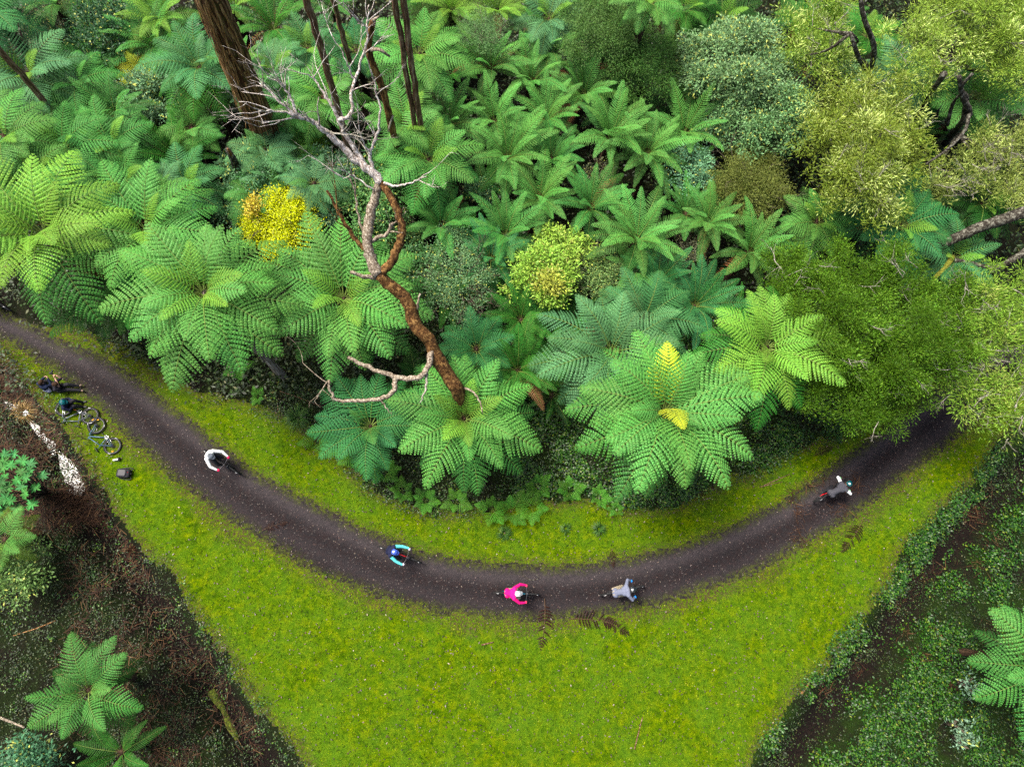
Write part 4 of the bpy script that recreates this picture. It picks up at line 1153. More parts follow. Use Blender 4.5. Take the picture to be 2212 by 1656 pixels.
m = MB(); P = [G(*p) - b + Vector((0.05, -0.08, 0.08)) for p in [(508, 352, 4.0), (499, 336, 4.6), (491, 320, 5.3)]]; m.tube(P, [0.05, 0.08, 0.03], 6, 0, True, 0.2, tr_); m.build('split_wood', M_dead, st)

# leaning dead tree in front
db = on_ground(1004, 935)
dt = empty('dead_tree', db, 'leaning dead tree with orange trunk and bleached forked branches', 'dead tree')
def limb(S, r0, r1, mat, nm='branch', n=7, jit=0.13, sub=5):
    m = MB(); P = catmull([G(p[0], p[1], p[2] + (ZUP if p[2] > 0 else 0)) - db for p in S], sub)
    k = np.linspace(0, 1, len(P)); P = P + np.array([[tr_.uniform(-1, 1) * 0.03 for _ in range(3)] for _ in P])
    m.tube(P, r0 + (r1 - r0) * k, n, 0, True, jit, tr_)
    return m, P
ZUP = 1.9
m, P = limb([(1004, 935, 0), (994, 855, 3.0), (960, 798, 4.2), (930, 742, 5.0), (895, 695, 5.6), (882, 652, 6.1), (845, 618, 6.6), (818, 592, 7.0)], 0.27, 0.18, M_dead, n=14, jit=0.16)
m.build('trunk', M_dead, dt)
BRANCH = [  # control points, radii, material, twig count
 ([(818, 592, 7.0), (800, 555, 7.3), (793, 510, 7.7), (800, 465, 8.1), (812, 420, 8.5), (822, 393, 8.8)], 0.20, 0.13, M_grey, 0),
 ([(818, 592, 7.0), (842, 568, 7.2), (862, 530, 7.6), (869, 490, 8.0), (856, 450, 8.4), (838, 415, 8.7), (822, 393, 8.8)], 0.15, 0.11, M_dead, 0),
 ([(822, 393, 8.8), (795, 365, 9.1), (768, 345, 9.4), (735, 312, 9.8), (705, 285, 10.2), (672, 262, 10.6), (640, 250, 11.0)], 0.15, 0.05, M_pale, 2),
 ([(640, 250, 11.0), (605, 220, 11.4), (560, 178, 11.8)], 0.05, 0.012, M_pale, 3),
 ([(640, 250, 11.0), (600, 240, 11.3), (556, 242, 11.6)], 0.04, 0.012, M_pale, 2),
 ([(640, 250, 11.0), (625, 205, 11.4), (605, 180, 11.7), (575, 165, 12.0)], 0.045, 0.012, M_pale, 3),
 ([(790, 362, 9.1), (772, 330, 9.5), (745, 292, 10.0), (733, 262, 10.4), (708, 218, 10.9), (690, 185, 11.2), (665, 160, 11.5)], 0.085, 0.018, M_pale, 3),
 ([(733, 262, 10.4), (758, 245, 10.8), (760, 200, 11.2), (775, 150, 11.6), (792, 95, 12.2), (794, 50, 12.6), (797, 12, 13.0)], 0.06, 0.015, M_pale, 3),
 ([(764, 172, 11.4), (752, 140, 11.8), (728, 95, 12.3)], 0.03, 0.01, M_pale, 1),
 ([(794, 60, 12.5), (775, 50, 12.7)], 0.02, 0.01, M_pale, 1),
 ([(805, 372, 9.0), (800, 335, 9.4), (815, 290, 9.9), (822, 245, 10.4), (812, 195, 10.9), (800, 150, 11.4)], 0.06, 0.015, M_pale, 2),
 ([(800, 335, 9.4), (785, 310, 9.8), (778, 285, 10.2)], 0.035, 0.012, M_pale, 2),
 ([(700, 283, 10.2), (735, 290, 10.5), (775, 300, 10.6)], 0.03, 0.015, M_lichen_twig, 2),
 ([(825, 395, 8.8), (860, 402, 9.0), (885, 395, 9.3), (920, 382, 9.6)], 0.045, 0.012, M_pale, 1),
 ([(818, 410, 8.6), (790, 400, 8.9), (765, 380, 9.1), (740, 385, 9.3)], 0.03, 0.01, M_pale, 2),
 ([(800, 548, 7.3), (775, 525, 7.6), (750, 490, 8.0), (728, 452, 8.4), (708, 412, 8.8)], 0.085, 0.04, M_dead, 1),
 ([(795, 525, 7.6), (775, 470, 8.0), (768, 420, 8.5), (758, 385, 8.9)], 0.05, 0.02, M_grey, 1),
 ([(802, 520, 7.6), (835, 505, 7.9), (848, 480, 8.2)], 0.07, 0.05, M_grey, 1),
 ([(850, 555, 7.3), (868, 500, 7.8), (862, 470, 8.1)], 0.05, 0.02, M_grey, 1),
 ([(815, 600, 6.9), (785, 596, 7.1), (757, 585, 7.3)], 0.085, 0.05, M_grey, 0),
 ([(893, 690, 5.6), (902, 662, 6.0), (906, 635, 6.4)], 0.06, 0.03, M_grey, 0),
 ([(932, 748, 4.9), (928, 780, 4.9), (912, 812, 4.9), (885, 818, 4.9), (850, 812, 4.9), (815, 800, 5.0), (780, 785, 5.1), (752, 772, 5.2)], 0.12, 0.06, M_grey, 0),
 ([(852, 812, 4.9), (852, 842, 4.8), (830, 858, 4.7), (795, 864, 4.6), (760, 866, 4.6), (728, 864, 4.6), (715, 845, 4.8), (710, 820, 5.0)], 0.10, 0.04, M_grey, 1),
 ([(922, 805, 4.8), (920, 840, 4.7), (908, 868, 4.6)], 0.06, 0.02, M_lichen_twig, 0),
 ([(820, 862, 4.7), (835, 880, 4.6), (845, 895, 4.5)], 0.03, 0.01, M_grey, 0),
 ([(990, 835, 3.4), (1020, 845, 3.6), (1035, 865, 3.6), (1042, 892, 3.5)], 0.05, 0.02, M_grey, 0),
]
for S, r0, r1, mat, tw in BRANCH:
    m, P = limb(S, r0, r1, mat)
    for k in range(tw * 2):
        i = tr_.randint(len(P) // 3, len(P) - 1)
        d = Vector(P[-1] - P[0]).normalized()
        twig_tree(m, tr_, P[i], d + Vector((tr_.uniform(-.9, .9), tr_.uniform(-.9, .9), tr_.uniform(-.3, .8))), tr_.uniform(0.5, 1.3), max(0.018, r1 * 0.6), 2, 4, 0, 0.8, (1, 3))
    m.build('branch', mat, dt)

# fallen wood
M_mosslog = bark('mossy_log', (0.02, 0.025, 0.004), (0.07, 0.095, 0.008), (0.13, 0.16, 0.014), 10, 0.6, 0.6, 0.06)
def log(name, S, r, mat, label, cat, lift=0.0):
    pts = [on_ground(x, y, lift + r * 0.7) for x, y in S]
    o = empty(name, pts[0], label, cat); m = MB()
    P = catmull([p - pts[0] for p in pts], 4) if len(pts) > 2 else [p - pts[0] for p in pts]
    m.tube(P, np.linspace(r, r * 0.8, len(P)), 8, 0, True, 0.15, tr_)
    me = m.mesh(name, [mat])
    C.objects.unlink(o); bpy.data.objects.remove(o)
    o = link(name, me); o.location = pts[0]
    return tag(o, label, cat)
log('mossy_log', [(455, 1490), (485, 1545), (512, 1598)], 0.20, M_mosslog, 'moss covered log sunk in the left ditch', 'log', -.16)
log('bark_piece', [(1730, 1497), (1748, 1474)], 0.045, M_strip, 'curled brown bark piece on the right lawn border', 'bark piece')
log('stick', [(1040, 1392), (1066, 1386)], 0.03, M_thin, 'short reddish stick lying on the lawn below the pink rider', 'stick')
log('stick', [(1370, 1618), (1382, 1570), (1388, 1548)], 0.022, M_thin, 'long thin stick lying on the lower lawn', 'stick')
log('stick', [(1130, 1228), (1128, 1240), (1140, 1250), (1156, 1252), (1164, 1246), (1158, 1240)], 0.014, M_dark_bark, 'curled black twig lying on the path', 'twig')
log('stick', [(1270, 1098), (1205, 1086)], 0.016, M_pale, 'straight pale stick leaning under the verge ferns', 'stick') if False else None
log('stick', [(1650, 1048), (1705, 1024)], 0.022, M_thin, 'brown stick on the verge under the lime fern', 'stick')
log('stick', [(1640, 1052), (1690, 1040)], 0.018, M_thin, 'second thinner stick on the verge under the lime fern', 'stick')
log('stick', [(30, 1372), (75, 1358), (120, 1340)], 0.025, M_strip, 'orange brown branch lying on the left bank', 'stick')
log('stick', [(0, 1548), (35, 1562), (55, 1570)], 0.05, M_grey, 'grey branch at the left bottom corner', 'stick')
log('stick', [(605, 845), (655, 862), (700, 880)], 0.02, M_thin, 'thin fallen branch below the domed tree fern', 'stick')
log('stick', [(600, 870), (602, 905)], 0.018, M_thin, 'short upright twig near the pale fern trunk', 'stick')
log('stick', [(2010, 1345), (2028, 1365), (2040, 1385)], 0.03, M_strip, 'red brown branch in the right ditch growth', 'stick')
# ------------------------------------------------------------------ grass, weeds, litter
gr = np.random.default_rng(21)
def scatter(n, box, keep):
    x = gr.uniform(box[0], box[1], n); y = gr.uniform(box[2], box[3], n)
    k = keep(x, y)
    return x[k], y[k]
_gx0, _gy0 = -33.0, -9.5
def grid_at(arr, x, y):
    i = np.clip(((x - _gx0) / CELL).astype(int), 0, NX - 1); j = np.clip(((y - _gy0) / CELL).astype(int), 0, NY - 1)
    return arr.reshape(NX, NY)[i, j]
ZG = ZZ; 
def stuff(name, V, F, mat, label=None):
    o = link(name, np_mesh(name, V, [F], [mat])); return tag(o, kind='stuff')

def colour_ramp_mat(name, stops, rough=0.7, spec=0.25, trans=0.2):
    t = NT(name)
    c = t.ramp(t.geo_random(), stops)
    b = t.bsdf(c, rough, spec)
    if trans:
        tr = t.n('BsdfTranslucent'); t.l(c, tr.inputs[0]); mx = t.n('MixShader'); mx.inputs[0].default_value = trans
        t.l(b.outputs[0], mx.inputs[1]); t.l(tr.outputs[0], mx.inputs[2]); return t.finish(mx)
    return t.finish(b)

# turf: short tufted blades and moss leaves, greener near the borders
t = NT('turf_blade')
r = t.geo_random(); co = t.coord('Object')
n2 = t.noise(1.1, 3, 0.65, co); n1 = t.noise(0.35, 2, 0.6, co)
c = t.ramp(r, [(0.0, (0.014, 0.045, 0.0005)), (0.35, (0.074, 0.138, 0.0005)), (0.7, (0.150, 0.215, 0.001)), (0.93, (0.230, 0.300, 0.004)), (1.0, (0.36, 0.36, 0.05))])
c = t.mix(t.maprange(n2, 0.42, 0.62, 0, 0.75), c, t.mix(r, (0.020, 0.080, 0.002), (0.070, 0.19, 0.006)))
n9 = t.noise(8.5, 3, 0.75, co, 0.4)
c = t.mix(1.0, c, t.ramp(n9, [(0.40, (0.22, 0.27, 0.3)), (0.5, (0.95, 0.95, 0.95)), (0.60, (2.0, 1.7, 2.5))]), 'MULTIPLY')
b = t.bsdf(c, 0.9, 0.0); tr = t.n('BsdfTranslucent'); t.l(c, tr.inputs[0]); mx = t.n('MixShader'); mx.inputs[0].default_value = 0.25
t.l(b.outputs[0], mx.inputs[1]); t.l(tr.outputs[0], mx.inputs[2]); M_turf = t.finish(mx)
x, y = scatter(520000, (-22, 24, -9, 16), lambda x, y: (grid_at(DLn, x, y) < 0.0 + gr.normal(0, .1, len(x))) & (grid_at(DPn, x, y) > -0.12 + 0.25 * gr.normal(0, .5, len(x))) & (gr.random(len(x)) < 0.06 + 1.2 * smooth(0.38, 0.56, 0.5 * fbm(x, y, 0.6, 55) + 0.5 * vnoise(x, y, 0.16, 57))))
n = len(x); z = grid_at(ZG, x, y)
a = gr.uniform(0, 2 * PI, n); L = gr.uniform(0.025, 0.075, n); w = gr.uniform(0.008, 0.019, n); el = gr.uniform(0.15, 1.1, n)
dx, dy, dz = np.cos(a) * np.cos(el), np.sin(a) * np.cos(el), np.sin(el)
p = np.stack([x, y, z], 1); d = np.stack([dx, dy, dz], 1); s = np.stack([-np.sin(a), np.cos(a), np.zeros(n)], 1)
V = np.stack([p + s * w[:, None] * .6, p + d * L[:, None], p - s * w[:, None] * .6], 1).reshape(-1, 3)
V[0::3, 2] += 0.006; V[2::3, 2] += 0.006
stuff('grass', V, np.arange(3 * n).reshape(n, 3), M_turf)

# fallen leaves and bark flakes on lawn and path
M_litter = colour_ramp_mat('leaf_litter', [(0, (0.030, 0.014, 0.010)), (0.4, (0.060, 0.040, 0.040)), (0.7, (0.085, 0.038, 0.024)), (0.92, (0.11, 0.085, 0.085)), (1, (0.28, 0.22, 0.15))], 0.5, 0.4, 0)
def flakes(x, y, z, Lr, wr, mat, name, curl=0.02):
    n = len(x); a = gr.uniform(0, 2 * PI, n); L = gr.uniform(*Lr, n)[:, None]; w = gr.uniform(*wr, n)[:, None]
    tl = gr.uniform(-.35, .35, n)
    d = np.stack([np.cos(a), np.sin(a), tl], 1); s = np.stack([-np.sin(a), np.cos(a), gr.uniform(-.5, .5, n)], 1)
    p = np.stack([x, y, z], 1)
    V = np.stack([p - d * L / 2, p + s * w / 2, p + d * L / 2, p - s * w / 2], 1).reshape(-1, 3)
    V[:, 2] += curl
    return stuff(name, V, np.arange(4 * n).reshape(n, 4), mat)
x, y = scatter(16000, (-22, 24, -9, 16), lambda x, y: (grid_at(DLn, x, y) < 0) & (grid_at(DPn, x, y) > 0) & (gr.random(len(x)) < 0.15 + 0.9 * fbm(x, y, 2.2, 71)))
x, y = x[:4200], y[:4200]
flakes(x, y, grid_at(ZG, x, y) + 0.035, (0.035, 0.12), (0.018, 0.055), M_litter, 'leaf_litter')
x, y = scatter(60000, (-26, 28, -4, 20), lambda x, y: (grid_at(DPn, x, y) < 0.05))
x, y = x[:3600], y[:3600]
flakes(x, y, grid_at(ZG, x, y) + 0.012, (0.02, 0.075), (0.01, 0.035), M_litter, 'leaf_litter', 0.008)
# pebbles on the path
M_peb = colour_ramp_mat('pebbles', [(0, (0.006, 0.005, 0.0055)), (0.6, (0.022, 0.018, 0.019)), (0.95, (0.038, 0.032, 0.033)), (0.985, (0.08, 0.07, 0.065)), (1, (0.20, 0.18, 0.15))], 0.7, 0.3, 0)
x, y = scatter(220000, (-26, 28, -4, 20), lambda x, y: (grid_at(DPn, x, y) < 0.1))
x, y = x[:13000], y[:13000]; n = len(x)
r_ = 0.006 + 0.016 * gr.random(n) ** 4
p = np.stack([x, y, grid_at(ZG, x, y)], 1); a = gr.uniform(0, 6.28, n)
c1 = np.stack([np.cos(a), np.sin(a), 0 * a], 1) * r_[:, None]; c2 = np.stack([-np.sin(a), np.cos(a), 0 * a], 1) * (r_ * gr.uniform(.6, 1, n))[:, None]; top = np.stack([0 * a, 0 * a, r_ * .9], 1)
V = np.stack([p + c1, p + c2, p - c1, p - c2, p + top], 1).reshape(-1, 3)
b0 = np.arange(n) * 5
F = np.concatenate([np.stack([b0 + i, b0 + (i + 1) % 4, b0 + 4], 1) for i in range(4)])
# keep each stone's triangles one island
stuff('gravel', V, F, M_peb)

# low leafy weeds: ditch banks, lawn borders and under the ferns
M_weed = colour_ramp_mat('weeds', [(0, (0.003, 0.018, 0.002)), (0.4, (0.011, 0.055, 0.003)), (0.75, (0.030, 0.115, 0.004)), (0.95, (0.08, 0.165, 0.006)), (1, (0.16, 0.18, 0.015))], 0.45, 0.4, 0.2)
M_weed_dark = colour_ramp_mat('undergrowth', [(0, (0.005, 0.012, 0.002)), (0.5, (0.012, 0.032, 0.004)), (0.85, (0.030, 0.070, 0.007)), (1, (0.08, 0.075, 0.02))], 0.5, 0.35, 0.15)
def leaf_patch(x, y, z, h, ll, lw, mat, name):
    n = len(x); a = gr.uniform(0, 2 * PI, n); el = gr.uniform(-.35, .6, n)
    d = np.stack([np.cos(a) * np.cos(el), np.sin(a) * np.cos(el), np.sin(el)], 1)
    s = np.stack([-np.sin(a), np.cos(a), gr.uniform(-.4, .4, n)], 1)
    p = np.stack([x, y, z + h], 1); L = (ll * gr.uniform(.6, 1.3, n))[:, None]; W = (lw * gr.uniform(.6, 1.3, n))[:, None]
    V = np.stack([p, p + d * L * .45 + s * W / 2, p + d * L, p + d * L * .45 - s * W / 2], 1).reshape(-1, 3)
    return stuff(name, V, np.arange(4 * n).reshape(n, 4), mat)
# clumped weeds along the lawn's outer borders
def clumps(nc, per, spread, keep, box):
    cx, cy = scatter(nc, box, keep)
    m = len(cx); k = np.repeat(np.arange(m), per)
    rr = np.repeat(gr.uniform(.5, 1.4, m), per)
    x = cx[k] + gr.normal(0, 1, len(k)) * spread * rr; y = cy[k] + gr.normal(0, 1, len(k)) * spread * rr
    return x, y, rr
DIT = np.minimum(seg_dist(xf, yf, DITCH_L), seg_dist(xf, yf, DITCH_R))
def outer(x, y): return (grid_at(D_lawn, x, y) > np.where((x < -9) & (y > 1), 0.25, -0.25)) & (grid_at(D_path, x, y) > 0.5) & (y < 13)
left_side = lambda x, y: x < -2
x, y, rr = clumps(26000, 20, 0.14, lambda x, y: outer(x, y) & (x > 2) & (gr.random(len(x)) < np.where(grid_at(DIT, x, y) < 0.5, 0.04, np.where(grid_at(D_lawn, x, y) < 0.9, 0.9, 0.55) * smooth(0.36, 0.58, fbm(x, y, 1.1, 83)) * 1.8)), (-24, 30, -10, 14))
leaf_patch(x, y, ZG[0] * 0 + grid_at(ZG, x, y), gr.uniform(.02, .28, len(x)), 0.105, 0.062, M_weed, 'weeds')
x, y, rr = clumps(12000, 20, 0.16, lambda x, y: outer(x, y) & (x < 2) & (gr.random(len(x)) < np.where(grid_at(D_lawn, x, y) < 0.7, 0.5, 0.10) * (0.3 + fbm(x, y, 1.2, 87))), (-24, 30, -10, 14))
leaf_patch(x, y, grid_at(ZG, x, y), gr.uniform(.02, .25, len(x)), 0.08, 0.048, M_weed, 'weeds')
x, y, rr = clumps(22000, 16, 0.2, lambda x, y: outer(x, y) & (gr.random(len(x)) < 0.25 + 0.8 * fbm(x, y, 1.5, 89)), (-24, 30, -10, 14))
leaf_patch(x, y, grid_at(ZG, x, y), gr.uniform(.01, .12, len(x)), 0.07, 0.035, M_weed_dark, 'undergrowth')
# under the ferns
def inner(x, y): return (grid_at(D_lawn, x, y) > -0.3) & (grid_at(D_path, x, y) > 0.4) & (y > 3)
x, y, rr = clumps(3600, 18, 0.3, lambda x, y: inner(x, y) & (y < 13) & (gr.random(len(x)) < 0.75), (-22, 24, 2, 33))
leaf_patch(x, y, grid_at(ZG, x, y), gr.uniform(.02, .3, len(x)), 0.10, 0.055, M_weed_dark, 'undergrowth')
x, y, rr = clumps(4200, 14, 0.4, lambda x, y: inner(x, y) & (y >= 8), (-30, 33, 8, 33))
leaf_patch(x, y, grid_at(ZG, x, y), gr.uniform(.1, .9, len(x)), 0.20, 0.10, M_weed_dark, 'undergrowth')
# bright weeds in spots on the verge edge
x, y, rr = clumps(1500, 18, 0.13, lambda x, y: (np.abs(grid_at(D_lawn, x, y)) < 0.45) & (grid_at(D_path, x, y) > 0.6) & (gr.random(len(x)) < 0.55), (-20, 22, 3, 14))
leaf_patch(x, y, grid_at(ZG, x, y), gr.uniform(.02, .22, len(x)), 0.08, 0.045, M_weed, 'weeds')
# dry brown sedge lying in the left ditch
M_dry = colour_ramp_mat('dry_sedge', [(0, (0.010, 0.004, 0.002)), (0.55, (0.036, 0.015, 0.007)), (0.9, (0.075, 0.032, 0.013)), (1, (0.18, 0.10, 0.04))], 0.7, 0.2, 0.1)
def sedge(cx, cy, n, spread, Lr, lay, name='dry_sedge', mat=None):
    x = cx + gr.normal(0, spread, n); y = cy + gr.normal(0, spread, n); z = np.array(grid_at(ZG, x, y))
    a = gr.uniform(0, 2 * PI, n); L = gr.uniform(*Lr, n); w = 0.007
    d = np.stack([np.cos(a), np.sin(a), lay * gr.uniform(0, 1, n)], 1); d /= np.linalg.norm(d, axis=1)[:, None]
    s = np.stack([-np.sin(a), np.cos(a), 0 * a], 1) * w
    p = np.stack([x, y, z + gr.uniform(0, .12, n)], 1); m_ = p + d * (L * .6)[:, None]; e = p + d * L[:, None] - np.array([0, 0, 1]) * (L * .25)[:, None] * lay
    V = np.stack([p + s, p - s, m_ - s, m_ + s, e], 1).reshape(-1, 3)
    b0 = np.arange(n) * 5
    return V, np.stack([b0, b0 + 1, b0 + 2, b0 + 3], 1), np.stack([b0 + 3, b0 + 2, b0 + 4], 1)
VV, QQ, TT = [], [], []; off = 0
def add_sedge(*a, **k):
    global off
    V, Q, T = sedge(*a, **k); VV.append(V); QQ.append(Q + off); TT.append(T + off); off += len(V)
for k in range(260):
    px, py = gr.uniform(-20, 210), gr.uniform(770, 1130)
    p = G(px, py, 0)
    if float(sdist(np.array([p.x]), np.array([p.y]), POLY_LAWN)[0]) < 0.15 or float(sdist(np.array([p.x]), np.array([p.y]), POLY_PATH)[0]) < 0.8: continue
    if any((px - q[0]) ** 2 + (py - q[1]) ** 2 < q[2] ** 2 and gr.random() < .8 for q in ((30, 905, 50), (85, 955, 28), (125, 1010, 48))): continue
    add_sedge(p.x, p.y, 60, 0.28, (0.2, 0.7), 0.35)
for k in range(150):
    px, py = (gr.uniform(150, 560), gr.uniform(1130, 1656)) if k < 110 else (gr.uniform(1700, 2180), gr.uniform(1030, 1500))
    p = G(px, py, 0)
    if float(sdist(np.array([p.x]), np.array([p.y]), POLY_LAWN)[0]) < 0.25: continue
    add_sedge(p.x, p.y, 34, 0.25, (0.2, 0.6), 0.3)
tag(link('dry_sedge', np_mesh('dry_sedge', np.concatenate(VV), [np.concatenate(QQ), np.concatenate(TT)], [M_dry])), kind='stuff')

# grass tussocks: each one a thing
def tussock(px, py, r, n, mat, label, lay=0.9, group=None):
    p = on_ground(px, py); R = metres(r, px, py)
    m = MB()
    for k in range(n):
        a = gr.uniform(0, 6.28); L = R * gr.uniform(.6, 1.15); up = gr.uniform(.2, lay)
        d = Vector((math.cos(a), math.sin(a), 0)); s = Vector((-math.sin(a), math.cos(a), 0)) * 0.012
        q0 = d * 0.05; q1 = d * L * .5 + Vector((0, 0, L * .55 * up + .05)); q2 = d * L + Vector((0, 0, L * .25 * up))
        m.add([q0 + s, q0 - s, q1 - s * .8, q1 + s * .8, q2], [(0, 1, 2, 3), (3, 2, 4)])
    o = m.build('grass_tussock', mat, None, False); o.location = p
    return tag(o, label, 'grass tussock', group)
M_straw = colour_ramp_mat('straw', [(0, (0.16, 0.09, 0.03)), (0.6, (0.36, 0.24, 0.09)), (1, (0.55, 0.42, 0.2))], 0.6, 0.2, 0.2)
M_tus = colour_ramp_mat('tussock_green', [(0, (0.02, 0.06, 0.012)), (0.7, (0.05, 0.13, 0.02)), (1, (0.12, 0.20, 0.05))], 0.5, 0.3, 0.2)
tussock(58, 893, 34, 260, M_straw, 'straw coloured tussock standing in the left ditch water', 1.0)
tussock(528, 1108 + 82, 26, 60, M_straw, 'pale dry tussock on the left lawn border') if False else None
tussock(645, 902, 34, 200, M_tus, 'dark green tussock left of the hanging dead branch')
tussock(1090, 1152, 20, 120, M_tus, 'dark tussock on the verge above the pink rider')
tussock(1222, 1141, 16, 90, M_tus, 'smallest dark tussock on the verge, middle of three')
tussock(1294, 1142, 20, 120, M_tus, 'dark tussock on the verge above the grey rider')
tussock(515, 1180, 26, 110, M_straw, 'dry pale tussock on the left lawn border') if False else None
tussock(285, 1188, 20, 60, M_dry, 'thin dry tussock beside the lawn at lower left', 0.7)

# dead fern fronds dropped on the path edge: each one a thing
for px, py, L, yaw, lab in ((1176, 1292, 1.75, -1.5, 'dead brown frond lying upright across the path edge below pink rider'), (1228, 1336, 1.7, 0.06, 'dead brown frond lying along the path edge left of its pair'),
                            (1290, 1334, 1.2, -0.3, 'dead brown frond beside the path below grey rider'), (1862, 1122, 1.5, -2.1, 'dark dead frond at the path edge below the right rider'),
                            (1318, 1182, 0.7, -1.3, 'small dead frond on the inner edge of the path'), (566, 1146, 0.9, 0.5, 'rusty dead frond by the lawn edge left of the blue rider'),
                            (1500, 1075, 0.9, 0.7, 'withered frond fallen under the largest rosette fern'), (1755, 985, 0.9, 0.5, 'brown frond on the verge under the fine leaved tree')):
    me = FR['dead'][0]
    p = on_ground(px, py, 0.06)
    o = link('dead_fern_frond', FLAT_DEAD[int(px) % 2]); o.location = p; o.rotation_euler = (0.05, 0.0, yaw); o.scale = (L * 1.2,) * 3
    o.color = (0.024, 0.009, 0.006, 1)
    tag(o, lab, 'dead frond')
# ------------------------------------------------------------------ bicycles
M_tyre = plain('tyre', (0.012, 0.012, 0.013), 0.8, 0.3, 0.2, 60)
M_metal = plain('dark_metal', (0.05, 0.05, 0.055), 0.35, 0.5, 0.2, 30, 0.6)
M_chrome = plain('bright_metal', (0.55, 0.55, 0.56), 0.25, 0.5, 0.1, 30, 0.9)
M_black = plain('black_rubber', (0.015, 0.015, 0.017), 0.6, 0.4, 0.2, 30)
M_amber = plain('amber_reflector', (0.75, 0.35, 0.02), 0.3, 0.5, 0.1, 30)
M_white_p = plain('white_paint', (0.75, 0.75, 0.75), 0.4, 0.4, 0.05, 30)

def bike_frame_mat(name, col): return plain(name, col, 0.3, 0.5, 0.12, 25)
def unique_mesh(cache, key, fn):
    if key not in cache: cache[key] = fn()
    return cache[key]
BC = {}
def make_bike(label, frame_mat, group, M, accent=None, reflectors=False, name='bicycle', fork_mat=None, steer=0.0):
    root = empty(name, (0, 0, 0), label, 'bicycle', group)
    root.matrix_world = M
    fm = fork_mat or M_metal
    m = MB()
    BB, SD, HT, HB, RA = (-.13, 0, .33), (-.29, 0, .84), (.33, 0, .93), (.375, 0, .80), (-.58, 0, .365)
    m.tube([BB, (-.27, 0, .80)], .018, 8); m.tube([(-.255, 0, .72), (.335, 0, .89)], .020, 8); m.tube([BB, (.36, 0, .82)], .024, 8); m.tube([HB, HT], .024, 10)
    for s in (-1, 1):
        m.tube([(-.15, s * .035, .34), (-.36, s * .06, .35), (-.58, s * .07, .365)], .011, 6); m.tube([(-.245, s * .03, .70), (-.40, s * .055, .55), (-.58, s * .07, .365)], .010, 6)
    m.build('frame', frame_mat, root)
    m = MB(); m.tube([(-.265, 0, .78), (-.30, 0, .92)], .014, 8); m.build('seat_post', M_metal, root)
    m = MB()
    m.ellipsoid((-.37, 0, .945), (.075, .07, .022), 10, 6); m.ellipsoid((-.26, 0, .943), (.13, .026, .020), 10, 6); m.build('saddle', M_black, root)
    for (x, nm) in ((-.58, 'wheel'), (.60, 'wheel')):
        def tyre():
            q = MB(); q.torus((0, 0, 0), .336, .033, 'Y', 40, 8)
            for k in range(40):
                a = 2 * PI * k / 40; c = Vector((math.cos(a) * .367, 0, math.sin(a) * .367))
                q.box(c, (.016, .045, .010), 0, Matrix.Rotation(-a + PI / 2, 3, 'Y'))
            return q.mesh('wheel', [M_tyre])
        def rim():
            q = MB(); q.torus((0, 0, 0), .302, .013, 'Y', 40, 6); return q.mesh('rim', [M_metal])
        def spokes():
            q = MB(); q.tube([(0, -.055, 0), (0, .055, 0)], .022, 10); q.tube([(0, -.03, 0), (0, -.026, 0)], .075, 16)
            for k in range(24):
                a = 2 * PI * k / 24; s = .03 if k % 2 else -.03; b2 = a + (.35 if k % 4 < 2 else -.35)
                q.tube([(math.cos(b2) * .022, s, math.sin(b2) * .022), (math.cos(a) * .30, 0, math.sin(a) * .30)], .0022, 3, 0, False)
            return q.mesh('spokes', [M_metal])
        w = link('wheel', unique_mesh(BC, 'tyre', tyre), root); w.location = (x, 0, .367)
        link('rim', unique_mesh(BC, 'rim', rim), w); link('spokes', unique_mesh(BC, 'spokes', spokes), w)
        q = MB()
        for a in ((0.7, 3.9) if x > 0 else (2.2, 5.2)):
            P = [Vector((math.cos(a + d) * .342, -.031, math.sin(a + d) * .342)) for d in (-.16, 0, .16)]
            q.tube(P, .010, 4)
        q.build('tyre_label', M_white_p, w)
        if reflectors:
            q = MB(); a = -0.9 if x > 0 else 2.6
            q.box((math.cos(a) * .24, -.01, math.sin(a) * .24), (.085, .02, .035), 0, Matrix.Rotation(-a + PI / 2, 3, 'Y')); q.build('reflector', M_amber, w)
    m = MB(); m.box((.425, 0, .755), (.05, .15, .05))
    for s in (-1, 1): m.tube([(.42, s * .065, .76), (.60, s * .068, .367)], [.020, .015], 8)
    m.build('fork', fm, root)
    m = MB(); m.tube([(.33, 0, .93), (.315, 0, .97), (.37, 0, 1.0)], .016, 8)
    m.tube([(.335, -.37, 1.025), (.355, -.2, 1.02), (.37, -.06, 1.0), (.37, .06, 1.0), (.355, .2, 1.02), (.335, .37, 1.025)], .0135, 8)
    for s in (-1, 1): m.tube([(.355, s * .22, 1.015), (.40, s * .25, .995), (.41, s * .31, .985)], .006, 5)
    h = m.build('handlebar', M_metal, root)
    for s in (-1, 1):
        m = MB(); m.tube([(.335, s * .375, 1.025), (.345, s * .25, 1.021)], .018, 8); m.build('grip', M_black, h)
    m = MB()
    m.torus((-.13, -.045, .33), .078, .006, 'Y', 24, 5); m.torus((-.13, -.045, .33), .05, .006, 'Y', 18, 5)
    m.tube([(-.13, -.06, .33), (-.13, .06, .33)], .018, 8)
    m.tube([(-.13, -.062, .33), (.035, -.075, .335)], .012, 6); m.tube([(-.13, .062, .33), (-.295, .075, .325)], .012, 6)
    m.tube([(-.13, -.045, .405), (-.58, -.045, .41)], .005, 4); m.tube([(-.13, -.045, .255), (-.58, -.045, .32)], .005, 4)
    ck = m.build('crankset', M_chrome if reflectors else M_metal, root)
